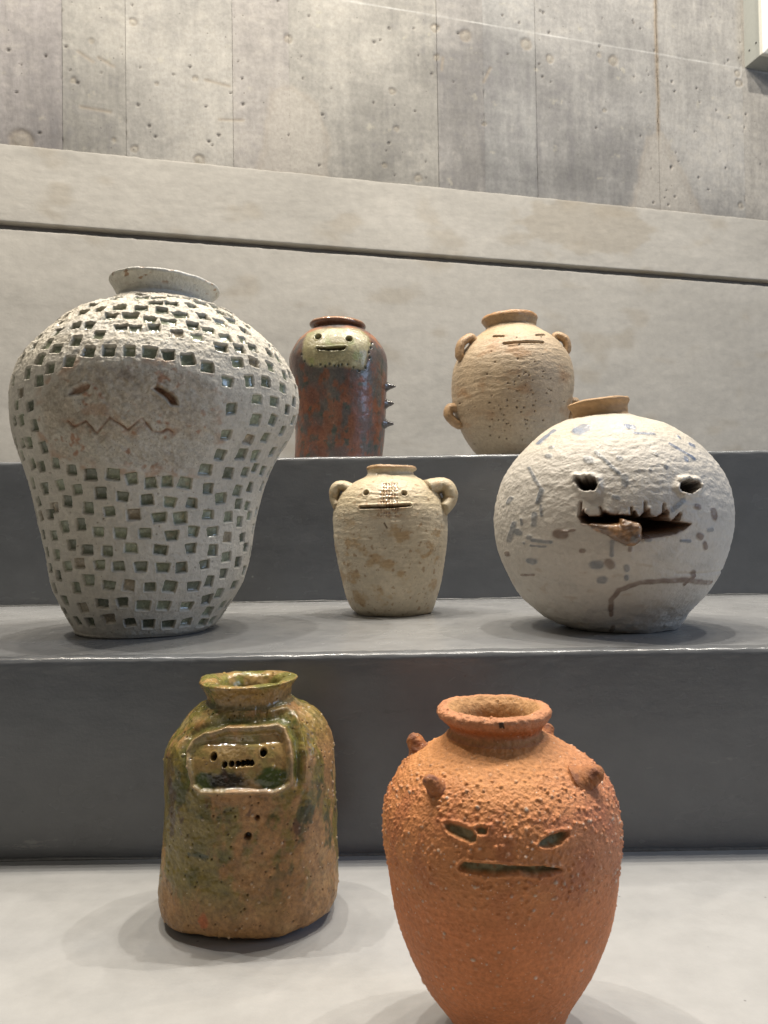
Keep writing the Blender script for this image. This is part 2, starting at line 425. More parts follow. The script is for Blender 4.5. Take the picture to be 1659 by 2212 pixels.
# ------------------------------------------------------------------ measured shapes, in metres, each in its pot's own axes
# rings: (centre x, height, radius, tilt) from the foot up; nb = rings that belong to the body
POTS = {
    'A': dict(o=(-0.2697, 0.8612, 0.175), nb=24, rings=[[0.0, 0.0, 0.0737, 0.0], [0.0029, 0.0058, 0.0755, 0.0], [0.0047, 0.0229, 0.087, 0.0], [0.0065, 0.0377, 0.0951, 0.0], [0.0078, 0.0524, 0.1018, 0.0], [0.0089, 0.0694, 0.1065, 0.0], [0.0091, 0.0865, 0.1096, 0.0], [0.0091, 0.1036, 0.1123, 0.0], [0.009, 0.1207, 0.1156, 0.0], [0.0094, 0.1379, 0.119, 0.0], [0.0099, 0.1551, 0.1235, 0.0], [0.0111, 0.1746, 0.1298, 0.0], [0.0134, 0.1942, 0.138, 0.0], [0.0168, 0.2115, 0.1458, 0.0], [0.0192, 0.2287, 0.1514, 0.0], [0.0208, 0.2455, 0.1537, 0.0], [0.0213, 0.2619, 0.1535, 0.0], [0.0216, 0.2778, 0.1501, 0.0], [0.0218, 0.2932, 0.1432, 0.0], [0.022, 0.3083, 0.1325, 0.0], [0.0214, 0.3236, 0.117, 0.0], [0.0209, 0.339, 0.0992, 0.0], [0.0214, 0.3489, 0.0835, 0.0], [0.0287, 0.3527, 0.0747, 0.0], [0.026, 0.3665, 0.0503, -0.0841], [0.025, 0.3722, 0.0517, -0.0863], [0.0263, 0.3792, 0.0559, -0.0717], [0.0272, 0.3841, 0.0599, -0.0767], [0.0273, 0.3873, 0.0594, -0.0772]]),
    'B': dict(o=(-0.0778, 1.34, 0.394), nb=11, rings=[[0.0, 0.0, 0.0762, 0.0], [-0.0002, 0.015, 0.0759, 0.0], [0.0028, 0.044, 0.077, 0.0], [0.0041, 0.0729, 0.0787, 0.0], [0.004, 0.1019, 0.0803, 0.0], [0.0038, 0.131, 0.082, 0.0], [0.0032, 0.1599, 0.0845, 0.0], [0.0016, 0.1846, 0.0854, 0.0], [0.0017, 0.2009, 0.0804, 0.0], [0.0016, 0.2177, 0.0697, 0.0], [0.0015, 0.2307, 0.0558, 0.0], [0.0022, 0.2376, 0.0423, -0.0158], [0.0022, 0.2396, 0.043, -0.02], [0.0023, 0.2429, 0.048, -0.0422], [0.002, 0.2462, 0.0491, -0.0491], [0.0024, 0.2498, 0.0466, -0.0509]]),
    'C': dict(o=(0.2327, 1.36, 0.394), nb=12, rings=[[0.0, 0.0, 0.0544, 0.0], [0.0008, 0.0141, 0.0627, 0.0], [0.0001, 0.0327, 0.0774, 0.0], [-0.0014, 0.0529, 0.0884, 0.0], [-0.0027, 0.0786, 0.0977, 0.0], [-0.0033, 0.1006, 0.1033, 0.0], [-0.0021, 0.1297, 0.1067, 0.0], [-0.0015, 0.1547, 0.1065, 0.0], [-0.0008, 0.1792, 0.1011, 0.0], [-0.0002, 0.1998, 0.0899, 0.0], [0.0004, 0.2181, 0.0736, 0.0], [-0.0007, 0.2315, 0.0563, 0.0], [-0.0015, 0.2413, 0.0442, 0.0254], [-0.0022, 0.2464, 0.0449, 0.0247], [-0.0039, 0.2522, 0.0475, 0.0187], [-0.0044, 0.2565, 0.0495, 0.021], [-0.0041, 0.2613, 0.0478, 0.0223]]),
    'D': dict(o=(0.0106, 0.9966, 0.175), nb=17, rings=[[0.0, 0.0, 0.0489, 0.0], [-0.0017, 0.0086, 0.0537, 0.0], [-0.0025, 0.0196, 0.0582, 0.0], [-0.002, 0.032, 0.062, 0.0], [-0.0017, 0.0444, 0.0648, 0.0], [-0.002, 0.0583, 0.0678, 0.0], [-0.0022, 0.0707, 0.0695, 0.0], [-0.0023, 0.0846, 0.0719, 0.0], [-0.0027, 0.0971, 0.0732, 0.0], [-0.0026, 0.1095, 0.0736, 0.0], [-0.0029, 0.1234, 0.0739, 0.0], [-0.0029, 0.1345, 0.0724, 0.0], [-0.0031, 0.1456, 0.0682, 0.0], [-0.0031, 0.1553, 0.0625, 0.0], [-0.0028, 0.1639, 0.0544, 0.0], [-0.0027, 0.1701, 0.0448, 0.0], [-0.0016, 0.1744, 0.0356, 0.0], [-0.0013, 0.1783, 0.0307, -0.0021], [-0.0012, 0.1811, 0.0297, -0.0017], [-0.0003, 0.1842, 0.0316, -0.0267], [0.0002, 0.1865, 0.0326, -0.0328], [0.0005, 0.189, 0.031, -0.0314]]),
    'E': dict(o=(0.2517, 0.829, 0.175), nb=17, rings=[[0.0, 0.0, 0.0594, 0.0], [-0.0045, 0.0077, 0.068, 0.0], [-0.0085, 0.0157, 0.076, 0.0], [-0.01, 0.0271, 0.0875, 0.0], [-0.0099, 0.0384, 0.0975, 0.0], [-0.0093, 0.0536, 0.1069, 0.0], [-0.0095, 0.0689, 0.1139, 0.0], [-0.0098, 0.0842, 0.119, 0.0], [-0.0094, 0.1016, 0.1224, 0.0], [-0.0089, 0.119, 0.1234, 0.0], [-0.0083, 0.1365, 0.1214, 0.0], [-0.0082, 0.1538, 0.1165, 0.0], [-0.0082, 0.1691, 0.1089, 0.0], [-0.0082, 0.1843, 0.0977, 0.0], [-0.008, 0.1984, 0.0833, 0.0], [-0.0106, 0.213, 0.0628, 0.0], [-0.0152, 0.2224, 0.04, 0.0], [-0.0158, 0.2262, 0.0296, 0.0761], [-0.0165, 0.2305, 0.0292, 0.0645], [-0.0177, 0.2354, 0.0298, 0.063], [-0.0185, 0.2404, 0.0326, 0.0706], [-0.0178, 0.2429, 0.0311, 0.0808]]),
    'F': dict(o=(-0.106, 0.585, 0.0), nb=18, rings=[[0.0, 0.0, 0.0468, 0.0], [0.0003, 0.0043, 0.0593, 0.0], [0.0008, 0.0098, 0.0647, 0.0], [0.0013, 0.0201, 0.0659, 0.0], [0.0014, 0.0299, 0.0657, 0.0], [0.0017, 0.0397, 0.0652, 0.0], [0.0025, 0.0501, 0.0643, 0.0], [0.0029, 0.0606, 0.0637, 0.0], [0.0031, 0.0711, 0.0634, 0.0], [0.003, 0.0815, 0.0632, 0.0], [0.0031, 0.0919, 0.0631, 0.0], [0.0032, 0.1021, 0.0628, 0.0], [0.0032, 0.1122, 0.0625, 0.0], [0.0029, 0.1219, 0.0614, 0.0], [0.0034, 0.1316, 0.0579, 0.0], [0.0041, 0.1393, 0.0537, 0.0], [0.0037, 0.1475, 0.047, 0.0], [0.0027, 0.152, 0.0391, 0.0], [0.0032, 0.1573, 0.0314, 0.0331], [0.0031, 0.1607, 0.0308, 0.0258], [0.0024, 0.1661, 0.0326, 0.0314], [0.0025, 0.1715, 0.036, 0.027], [0.0026, 0.1728, 0.0349, 0.0297]]),
    'G': dict(o=(0.0661, 0.437, 0.0), nb=20, rings=[[0.0, 0.0, 0.0278, 0.0], [-0.0018, 0.0127, 0.0318, 0.0], [-0.0039, 0.0278, 0.0409, 0.0], [-0.0038, 0.0387, 0.0471, 0.0], [-0.0038, 0.0474, 0.0516, 0.0], [-0.0036, 0.0569, 0.0554, 0.0], [-0.0034, 0.0653, 0.0583, 0.0], [-0.0032, 0.0738, 0.0605, 0.0], [-0.0032, 0.0827, 0.0621, 0.0], [-0.0032, 0.092, 0.0634, 0.0], [-0.0035, 0.1015, 0.0648, 0.0], [-0.0036, 0.1106, 0.066, 0.0], [-0.0036, 0.1194, 0.0663, 0.0], [-0.0036, 0.1271, 0.0654, 0.0], [-0.0034, 0.134, 0.0638, 0.0], [-0.0028, 0.1399, 0.0613, 0.0], [-0.0032, 0.1468, 0.057, 0.0], [-0.0033, 0.1529, 0.0509, 0.0], [-0.0032, 0.1578, 0.0437, 0.0], [-0.0028, 0.1633, 0.0344, 0.0], [-0.0051, 0.1691, 0.0262, -0.0156], [-0.0052, 0.1716, 0.0256, -0.0156], [-0.0057, 0.1752, 0.0285, -0.0122], [-0.0061, 0.1788, 0.0315, -0.0079], [-0.006, 0.1818, 0.0319, -0.0079], [-0.0055, 0.1832, 0.03, -0.0075]]),
}
FEAT = {
    'A_face': [(-0.0543, 0.237), (-0.0555, 0.2071), (-0.0455, 0.1887), (-0.0239, 0.1779), (0.0138, 0.1734), (0.0481, 0.1688), (0.0811, 0.1685), (0.0923, 0.1825), (0.106, 0.201), (0.111, 0.2291), (0.1072, 0.2483), (0.0913, 0.2596), (0.0652, 0.2652), (0.0314, 0.2681), (0.0008, 0.2679), (-0.022, 0.2601), (-0.0433, 0.2502)],
    'A_eyeL': [(-0.0236, 0.2379), (-0.0187, 0.244), (-0.0109, 0.2475), (-0.0039, 0.2483), (-0.0008, 0.2465), (-0.002, 0.2426), (-0.0113, 0.2386)],
    'A_eyeR': [(0.0563, 0.2427), (0.0602, 0.2462), (0.0705, 0.2407), (0.0761, 0.2356), (0.0779, 0.2279), (0.0711, 0.2281), (0.0678, 0.2338)],
    'A_mouth': [(-0.0262, 0.2147), (-0.0208, 0.2096), (-0.008, 0.2138), (0.0007, 0.2026), (0.0156, 0.2161), (0.0264, 0.2088), (0.0302, 0.205), (0.0446, 0.2155), (0.0532, 0.2033), (0.0607, 0.2034), (0.0658, 0.2064), (0.0699, 0.2037)],
    'B_face': [(-0.0475, 0.2207), (-0.0297, 0.2255), (-0.0079, 0.2262), (0.0201, 0.2264), (0.0423, 0.2266), (0.0551, 0.2139), (0.0606, 0.1977), (0.0549, 0.1812), (0.0512, 0.1638), (0.0476, 0.1536), (0.034, 0.1538), (0.0066, 0.1572), (-0.0213, 0.157), (-0.0386, 0.1588), (-0.0518, 0.1705), (-0.0545, 0.1849), (-0.0523, 0.2053)],
    'B_eyes': [(-0.0268, 0.2089), (0.0246, 0.2032)],
    'B_mouth': [(-0.0294, 0.1901), (-0.0124, 0.1875), (0.0071, 0.1892), (0.0201, 0.1897), (0.0167, 0.1837), (0.0001, 0.1823), (-0.018, 0.1838), (-0.0279, 0.1858)],
    'B_dots': [(-0.0503, 0.1703), (-0.0378, 0.1607), (-0.0226, 0.1612), (-0.0149, 0.1586), (-0.0072, 0.1616), (0.0004, 0.1586), (0.0066, 0.1585), (0.0122, 0.1599), (0.0218, 0.1601), (0.0313, 0.1564), (0.0401, 0.1515), (0.0505, 0.1574), (0.0576, 0.1746), (0.0599, 0.192), (0.0564, 0.1835), (0.062, 0.2014), (-0.0553, 0.1823)],
    'C_eyes': [(-0.0428, 0.212), (-0.028, 0.2097), (0.0275, 0.2098), (0.0439, 0.2132)],
    'C_mouth': [(-0.0286, 0.1933), (0.0017, 0.1944), (0.0358, 0.195)],
    'D_eyes': [(-0.0322, 0.153), (0.0145, 0.1516)],
    'D_mouth': [(-0.0385, 0.1346), (-0.0092, 0.1348), (0.0206, 0.1364)],
    'D_nose': [(-0.0126, 0.1665), (0.0059, 0.1662), (0.0088, 0.1326), (0.0073, 0.1223), (-0.0158, 0.1226), (-0.0169, 0.1382)],
    'D_scratch': [(-0.0105, 0.1155), (-0.0073, 0.1096)],
    'E_eye0': [(-0.0676, 0.1526), (-0.0633, 0.1506), (-0.0601, 0.1531), (-0.0542, 0.1519), (-0.0532, 0.1467), (-0.0558, 0.1426), (-0.0625, 0.1428), (-0.0666, 0.1473)],
    'E_eye1': [(0.0237, 0.1427), (0.0262, 0.147), (0.0332, 0.1484), (0.0425, 0.1471), (0.0424, 0.1428), (0.0325, 0.1381), (0.026, 0.1398)],
    'E_mouth': [(-0.0682, 0.1173), (-0.0651, 0.1302), (-0.0645, 0.1246), (-0.0613, 0.1172), (-0.0521, 0.1174), (-0.0492, 0.1229), (-0.0471, 0.1263), (-0.0457, 0.1228), (-0.042, 0.1189), (-0.0325, 0.1179), (-0.0237, 0.1169), (-0.0215, 0.1253), (-0.021, 0.1194), (-0.018, 0.1155), (-0.0138, 0.1188), (-0.009, 0.1293), (-0.0083, 0.1208), (-0.0071, 0.1166), (-0.002, 0.1157), (0.0024, 0.1177), (0.007, 0.1223), (0.0087, 0.1278), (0.0094, 0.1214), (0.0087, 0.1155), (0.0121, 0.1121), (0.0195, 0.1162), (0.0221, 0.1175), (0.0195, 0.112), (0.032, 0.1101), (0.029, 0.1076), (0.0167, 0.1019), (0.0016, 0.0996), (-0.017, 0.0978), (-0.0184, 0.1075), (-0.0221, 0.1109), (-0.0326, 0.1111), (-0.0475, 0.1092), (-0.0553, 0.1107), (-0.0659, 0.1126)],
    'E_nose': [(-0.0591, 0.11), (-0.046, 0.1088), (-0.035, 0.1095), (-0.0333, 0.1138), (-0.0302, 0.1128), (-0.0196, 0.1101), (-0.0178, 0.1066), (-0.0182, 0.0965), (-0.0234, 0.0923), (-0.029, 0.092), (-0.038, 0.0968), (-0.0468, 0.1029), (-0.0553, 0.106)],
    'F_ridge': [(-0.0339, 0.1298), (-0.0307, 0.1364), (-0.0225, 0.1411), (-0.0059, 0.1453), (0.012, 0.1449), (0.0278, 0.1451), (0.0325, 0.1428), (0.0364, 0.1347), (0.0384, 0.1222), (0.0385, 0.1098), (0.0351, 0.1064), (0.0274, 0.104), (0.0135, 0.1056), (-0.0038, 0.1054), (-0.0228, 0.1048), (-0.0294, 0.1085), (-0.0315, 0.1178)],
    'F_eyes': [(-0.015, 0.1286), (0.0199, 0.1308)],
    'F_teeth': [(-0.007, 0.1236), (-0.0021, 0.1241), (0.002, 0.124), (0.0056, 0.1242), (0.0089, 0.1247), (0.0118, 0.1244)],
    'F_pool': [(-0.0053, 0.1125), (-0.0221, 0.1106), (0.0264, 0.1129), (0.0016, 0.1437)],
    'F_marks': [(0.0093, 0.0753), (0.0159, 0.0874), (-0.0245, 0.0607), (-0.0223, 0.0176), (-0.0467, 0.0874), (-0.0497, 0.1122), (0.0479, 0.0866)],
    'G_eyeL': [(-0.0386, 0.1372), (-0.0366, 0.1383), (-0.0314, 0.1383), (-0.0254, 0.137), (-0.0235, 0.1342), (-0.0236, 0.1322), (-0.0266, 0.1311), (-0.0305, 0.1322), (-0.036, 0.1336), (-0.0381, 0.1351)],
    'G_sq': [(-0.0237, 0.1379), (-0.0214, 0.1389), (-0.0182, 0.1383), (-0.0187, 0.1354), (-0.023, 0.1354)],
    'G_eyeR': [(0.0057, 0.1312), (0.0077, 0.1335), (0.0125, 0.1353), (0.0183, 0.136), (0.0212, 0.1352), (0.021, 0.1333), (0.0168, 0.1305), (0.012, 0.1295), (0.0074, 0.1301)],
    'G_mouth': [(-0.0326, 0.1195), (-0.0304, 0.1222), (-0.0257, 0.1226), (-0.015, 0.1228), (-0.0042, 0.1224), (0.007, 0.1219), (0.0162, 0.1198), (0.0171, 0.1184), (0.0114, 0.1179), (0.0045, 0.1172), (-0.0043, 0.1189), (-0.0151, 0.1179), (-0.0271, 0.1173), (-0.0309, 0.118)],
}
PITS = [(-0.681, 0.0183), (-0.432, 0.0184), (-0.158, 0.0224), (0.087, 0.0186), (0.304, 0.0158), (0.547, 0.0144), (0.777, 0.0153), (1.07, 0.0121), (1.275, 0.0122), (-0.751, 0.0406), (-0.457, 0.0338), (-0.199, 0.0387), (0.019, 0.0397), (0.229, 0.0359), (0.441, 0.0349), (0.702, 0.0328), (0.936, 0.0375), (1.051, 0.0242), (-0.93, 0.0529), (-0.475, 0.0547), (-0.306, 0.0627), (-0.104, 0.0573), (0.087, 0.057), (0.283, 0.0546), (0.472, 0.0542), (0.715, 0.0532), (0.889, 0.0572), (1.094, 0.0429), (1.338, 0.0502), (-0.936, 0.0739), (-0.738, 0.0667), (-0.544, 0.0768), (-0.378, 0.0799), (-0.174, 0.0779), (-0.002, 0.0764), (0.197, 0.0754), (0.39, 0.0738), (0.562, 0.0731), (0.797, 0.0749), (1.061, 0.0641), (1.273, 0.0751), (1.493, 0.0649), (-0.928, 0.0909), (-0.701, 0.0879), (-0.452, 0.0979), (-0.287, 0.0931), (-0.093, 0.0914), (0.116, 0.094), (0.368, 0.0915), (0.642, 0.092), (0.877, 0.0893), (1.06, 0.0816), (1.403, 0.0905), (-0.952, 0.1087), (-0.694, 0.1076), (-0.512, 0.116), (-0.321, 0.1181), (-0.161, 0.1104), (0.033, 0.1086), (0.24, 0.1082), (0.463, 0.1055), (0.655, 0.1093), (0.852, 0.1086), (1.041, 0.1023), (1.291, 0.1012), (1.571, 0.1103), (-0.881, 0.1283), (-0.684, 0.1288), (-0.229, 0.1336), (-0.047, 0.13), (0.15, 0.1265), (0.357, 0.1233), (0.532, 0.1227), (0.783, 0.1261), (1.019, 0.1236), (1.192, 0.1186), (1.361, 0.1253), (-0.852, 0.1429), (-0.431, 0.1408), (-0.599, 0.1352), (-0.307, 0.1518), (-0.107, 0.1476), (0.068, 0.144), (0.257, 0.1406), (0.437, 0.1383), (0.621, 0.1375), (0.894, 0.1425), (1.128, 0.1371), (1.279, 0.1355), (1.571, 0.1295), (-0.472, 0.1776), (-0.327, 0.1705), (-0.172, 0.1653), (0.003, 0.1651), (0.141, 0.1607), (0.283, 0.1567), (0.406, 0.1581), (0.547, 0.157), (0.751, 0.1517), (1.073, 0.1509), (1.253, 0.1554), (1.527, 0.1581), (-0.68, 0.1545), (-0.476, 0.1566), (-0.877, 0.1614), (-0.653, 0.1758), (-0.776, 0.1797), (-0.563, 0.1933), (-0.735, 0.1996), (-0.844, 0.2009), (-0.608, 0.2143), (-0.773, 0.2221), (-0.631, 0.2329), (-0.747, 0.248), (-0.827, 0.2369), (-0.911, 0.2234), (-0.528, 0.2554), (-0.664, 0.2651), (-0.433, 0.2654), (-0.906, 0.2634), (-0.857, 0.2844), (-0.551, 0.2765), (-0.422, 0.2849), (-0.288, 0.2698), (0.697, 0.1703), (0.916, 0.1678), (1.101, 0.1704), (1.378, 0.1737), (0.783, 0.1852), (0.984, 0.1875), (1.145, 0.1875), (1.393, 0.1944), (0.768, 0.2043), (0.985, 0.2021), (1.155, 0.2062), (1.349, 0.2162), (0.75, 0.2286), (0.975, 0.2212), (1.147, 0.224), (0.697, 0.254), (0.864, 0.2577), (1.014, 0.2605), (1.215, 0.259), (0.941, 0.2411), (1.112, 0.2422), (1.309, 0.2379), (1.484, 0.2302), (0.563, 0.2664), (0.441, 0.2723), (0.78, 0.275), (0.921, 0.2787), (1.095, 0.2783), (1.285, 0.2744), (-0.167, 0.2785), (-0.037, 0.2782), (0.09, 0.278), (0.211, 0.2769), (0.325, 0.2752), (-0.284, 0.2909), (-0.132, 0.2959), (-0.531, 0.3056), (-0.365, 0.309), (0.678, 0.2884), (0.826, 0.2908), (0.968, 0.2957), (1.167, 0.2952), (0.005, 0.3036), (0.105, 0.3025), (0.233, 0.3042), (0.386, 0.2991), (0.521, 0.2969), (0.745, 0.3007), (0.906, 0.3028), (-0.704, 0.3302), (-0.445, 0.3278), (0.047, 0.3182), (0.196, 0.3136), (0.335, 0.3124), (0.515, 0.3103), (0.623, 0.3067), (0.641, 0.3243), (0.784, 0.3204), (-0.262, 0.3286), (-0.087, 0.3304), (0.115, 0.3283), (0.293, 0.3267), (0.445, 0.3224)]
E_SPLAT = [([(-0.0479, 0.1795), (-0.0371, 0.1635), (-0.0319, 0.1572)], 0.0016, 0), ([(-0.1042, 0.168), (-0.1009, 0.1532), (-0.0973, 0.1456), (-0.1019, 0.1317)], 0.00124, 0), ([(-0.1206, 0.1128), (-0.1243, 0.0945)], 0.00178, 0), ([(-0.0725, 0.2089), (-0.0899, 0.1949)], 0.00133, 1), ([(-0.0562, 0.2037), (-0.0488, 0.2073)], 0.00444, 1), ([(-0.0106, 0.2062), (-0.0058, 0.205)], 0.00302, 1), ([(-0.0073, 0.1982), (0.0124, 0.1971)], 0.00124, 1), ([(0.0506, 0.1878), (0.0544, 0.1861)], 0.00178, 1), ([(0.0241, 0.1865), (0.0354, 0.1792), (0.0471, 0.1712)], 0.00142, 1), ([(-0.0564, 0.172), (-0.0546, 0.1711)], 0.00337, 0), ([(-0.0293, 0.1717), (-0.0283, 0.1717)], 0.00249, 0), ([(0.0595, 0.1207), (0.0611, 0.1156)], 0.00373, 2), ([(0.0261, 0.1309), (0.0145, 0.1227)], 0.00231, 0), ([(0.0392, 0.1253), (0.0422, 0.1246)], 0.00249, 2), ([(-0.0862, 0.1017), (-0.0818, 0.1008)], 0.00426, 2), ([(-0.0818, 0.1034), (-0.073, 0.105)], 0.00124, 2), ([(-0.106, 0.0957), (-0.0917, 0.0935)], 0.0016, 0), ([(-0.1073, 0.0903), (-0.0959, 0.0892)], 0.00089, 0), ([(-0.1184, 0.1046), (-0.1173, 0.1028)], 0.00266, 0), ([(-0.1249, 0.0821), (-0.124, 0.0793)], 0.00142, 2), ([(-0.1071, 0.0753), (-0.1042, 0.0742)], 0.00284, 0), ([(-0.0553, 0.0723), (-0.0508, 0.0723)], 0.00373, 0), ([(-0.0432, 0.0743), (-0.0407, 0.0718)], 0.00355, 2), ([(-0.0273, 0.07), (-0.0262, 0.0674)], 0.00231, 0), ([(-0.0481, 0.0574), (-0.0459, 0.0574)], 0.00337, 0), ([(-0.0339, 0.027), (-0.0363, 0.0374), (-0.0308, 0.0474), (-0.0125, 0.0552), (0.0098, 0.0565), (0.0327, 0.0565), (0.0685, 0.0514)], 0.00231, 2), ([(0.0396, 0.0632), (0.0406, 0.0609)], 0.00284, 2), ([(0.0317, 0.0521), (0.0424, 0.0604)], 0.00142, 2), ([(-0.1114, 0.0597), (-0.1029, 0.0607)], 0.00107, 2), ([(-0.0664, 0.0854), (-0.0652, 0.0853)], 0.00195, 2), ([(0.0423, 0.0978), (0.0445, 0.0967)], 0.00302, 2), ([(0.0494, 0.0904), (0.0513, 0.0869)], 0.00266, 2), ([(0.023, 0.0935), (0.0326, 0.093)], 0.00142, 0), ([(0.0527, 0.103), (0.0573, 0.1033)], 0.00195, 0), ([(-0.0264, 0.0069), (-0.0251, 0.0032)], 0.00213, 2), ([(-0.035, 0.0318), (-0.0321, 0.0221)], 0.00195, 2), ([(-0.0412, 0.0937), (-0.0407, 0.0811)], 0.00178, 0), ([(-0.0277, 0.1536), (-0.028, 0.1476)], 0.00302, 0), ([(-0.0872, 0.1784), (-0.0865, 0.1783)], 0.00249, 0), ([(-0.0826, 0.1877), (-0.0821, 0.1876)], 0.0016, 0), ([(-0.0248, 0.0927), (-0.0253, 0.086)], 0.00178, 2), ([(-0.1046, 0.1212), (-0.1055, 0.1107)], 0.00213, 0), ([(-0.0975, 0.1439), (-0.1004, 0.1334)], 0.00195, 0), ([(-0.0992, 0.1298), (-0.099, 0.1192)], 0.00107, 0), ([(-0.1152, 0.1162), (-0.1148, 0.1109)], 0.00107, 0), ([(-0.1237, 0.1333), (-0.1213, 0.1386)], 0.0016, 0), ([(0.006, 0.175), (0.0064, 0.1747)], 0.00142, 0), ([(0.0118, 0.1629), (0.0126, 0.1625)], 0.00178, 0), ([(-0.0036, 0.16), (-0.0032, 0.1598)], 0.00124, 0), ([(-0.0389, 0.1352), (-0.0359, 0.1343)], 0.00213, 0), ([(-0.0103, 0.0958), (-0.0078, 0.0957)], 0.00249, 0), ([(-0.0262, 0.0606), (-0.0257, 0.0588)], 0.00195, 0), ([(-0.1089, 0.0983), (-0.1089, 0.0983)], 0.00231, 0), ([(-0.1129, 0.0929), (-0.1126, 0.0926)], 0.00124, 0), ([(0.0365, 0.1717), (0.0368, 0.1699)], 0.00213, 1), ([(0.0398, 0.1953), (0.0403, 0.1943)], 0.00178, 1)]

# ------------------------------------------------------------------ the painted steps
def sweep(name, prof, x0, x1, step, mat, dispf, colf, rgh, xform=None, dens=None, parent=None, period=False):
    """a profile (outline in depth and height) drawn out along a straight edge"""
    prof = np.asarray(prof, float)
    xs = np.arange(x0, x1 + 1e-6, step)
    Q = np.zeros((len(prof), len(xs), 3))
    Q[..., 0] = xs[None]; Q[..., 1] = prof[:, 0][:, None]; Q[..., 2] = prof[:, 1][:, None]
    N = -grid_normals(Q, False) if period else grid_normals(Q, False)
    d = dispf(Q)
    Q2 = Q + N * d[..., None]
    col, rg = colf(Q), rgh(Q)
    if xform is not None: Q2 = xform(Q2)
    return mesh_obj(name, Q2.reshape(-1, 3), grid_faces(*Q.shape[:2], False), mat, parent, col.reshape(-1, 3), rg.reshape(-1))

def arc(cy, cz, r, a0, a1, n):
    return [(cy + r * math.cos(a), cz + r * math.sin(a)) for a in np.linspace(a0, a1, n)]

M_paint = clay('grey_step_paint', [(14, 0.06, 0.01, (0.5, 1, 1)), (160, 0.10, 0.0015, (0.3, 1, 1)), (380, 0.16, 0.0008, None)], var=0.07, vscale=35, spec=0.5,
               speck=[(16, 0.030, (0.36, 0.35, 0.33), 0.55), (11, 0.020, (0.04, 0.04, 0.04), 0.8), (38, 0.045, (0.07, 0.065, 0.06), 0.6)],
               scratch=[(30, (0.35, 1.6, 1.6), 0.66, (0.30, 0.295, 0.28), 0.35), (18, (0.5, 1.3, 1.3), 0.68, (0.06, 0.058, 0.055), 0.35), (90, (1, 1, 1), 0.70, (0.05, 0.05, 0.05), 0.5)])

def step_profile(yf, z0, z1, yb, fine):
    p = [(yf, z0 - 0.02)]
    p += [(yf, z) for z in np.linspace(z0, z0 + 0.012, 4)]
    p += [(yf, z) for z in np.linspace(z0 + 0.016, z1 - 0.022, fine)]
    p += [(yf, z) for z in np.linspace(z1 - 0.018, z1 - 0.0065, 8)]
    p += arc(yf + 0.0055, z1 - 0.0055, 0.0055, math.pi, math.pi / 2, 10)[1:]
    p += [(y, z1) for y in np.linspace(yf + 0.008, yf + 0.03, 14)]
    p += [(y, z1) for y in np.linspace(yf + 0.036, yb, fine)]
    return p

def step_disp(yf, z1):
    def f(Q):
        near = np.exp(-((Q[..., 1] - yf - 0.004) / 0.014) ** 2 - ((Q[..., 2] - z1) / 0.012) ** 2)
        d = 0.0007 * fbm(Q, (9, 20, 20), 3, 2)
        d += near * (0.0008 * fbm(Q, (14, 5, 5), 3, 5) + 0.0006 * fbm(Q, (70, 160, 160), 3, 8) + 0.0004 * fbm(Q, (140, 300, 300), 2, 9))
        bead = np.exp(-((Q[..., 1] - yf - 0.010 - 0.003 * fbm(Q, (30, 0, 0), 2, 4)) / 0.0022) ** 2) * (Q[..., 2] > z1 - 0.001)
        d += bead * 0.0010 * (0.6 + fbm(Q, (50, 0, 0), 2, 6))
        return d
    return f

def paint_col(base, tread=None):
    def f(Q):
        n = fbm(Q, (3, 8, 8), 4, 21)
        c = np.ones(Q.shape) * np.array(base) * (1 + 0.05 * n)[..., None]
        if tread:                                   # tops coloured paler than the risers, painting in the light they catch
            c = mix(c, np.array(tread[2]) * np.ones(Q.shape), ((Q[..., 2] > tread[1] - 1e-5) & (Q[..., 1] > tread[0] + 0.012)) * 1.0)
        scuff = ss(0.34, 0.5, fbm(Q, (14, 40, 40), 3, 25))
        c = mix(c, np.array(base) * 1.35, scuff * 0.2)
        return c
    return f

def paint_rgh(r0):
    return lambda Q: np.clip(r0 + 0.10 * fbm(Q, (6, 14, 14), 3, 33) + 0.07 * fbm(Q, (45, 90, 90), 2, 34), 0.10, 1)

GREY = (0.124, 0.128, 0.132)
LIT_TREAD = (0.255, 0.256, 0.254)
lower = sweep('platform', [(y, 0.0) for y in np.linspace(0.05, 0.70, 70)], -1.5, 1.5, 0.012, M_paint,
              lambda Q: 0.00015 * fbm(Q, (7, 9, 7), 3, 12), paint_col((0.335, 0.332, 0.324)), paint_rgh(0.45))
set_props(lower, kind='structure')
mid = sweep('middle_step', step_profile(0.677, 0.0, 0.175, 1.19, 40), -1.6, 1.6, 0.005, M_paint, step_disp(0.677, 0.175), paint_col(GREY, (0.677, 0.175, LIT_TREAD)), paint_rgh(0.24))
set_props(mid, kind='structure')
top = sweep('top_step', step_profile(1.164, 0.175, 0.394, 2.95, 36), -2.0, 2.0, 0.006, M_paint, step_disp(1.164, 0.394), paint_col(GREY, (1.164, 0.394, LIT_TREAD)), paint_rgh(0.24))
set_props(top, kind='structure')
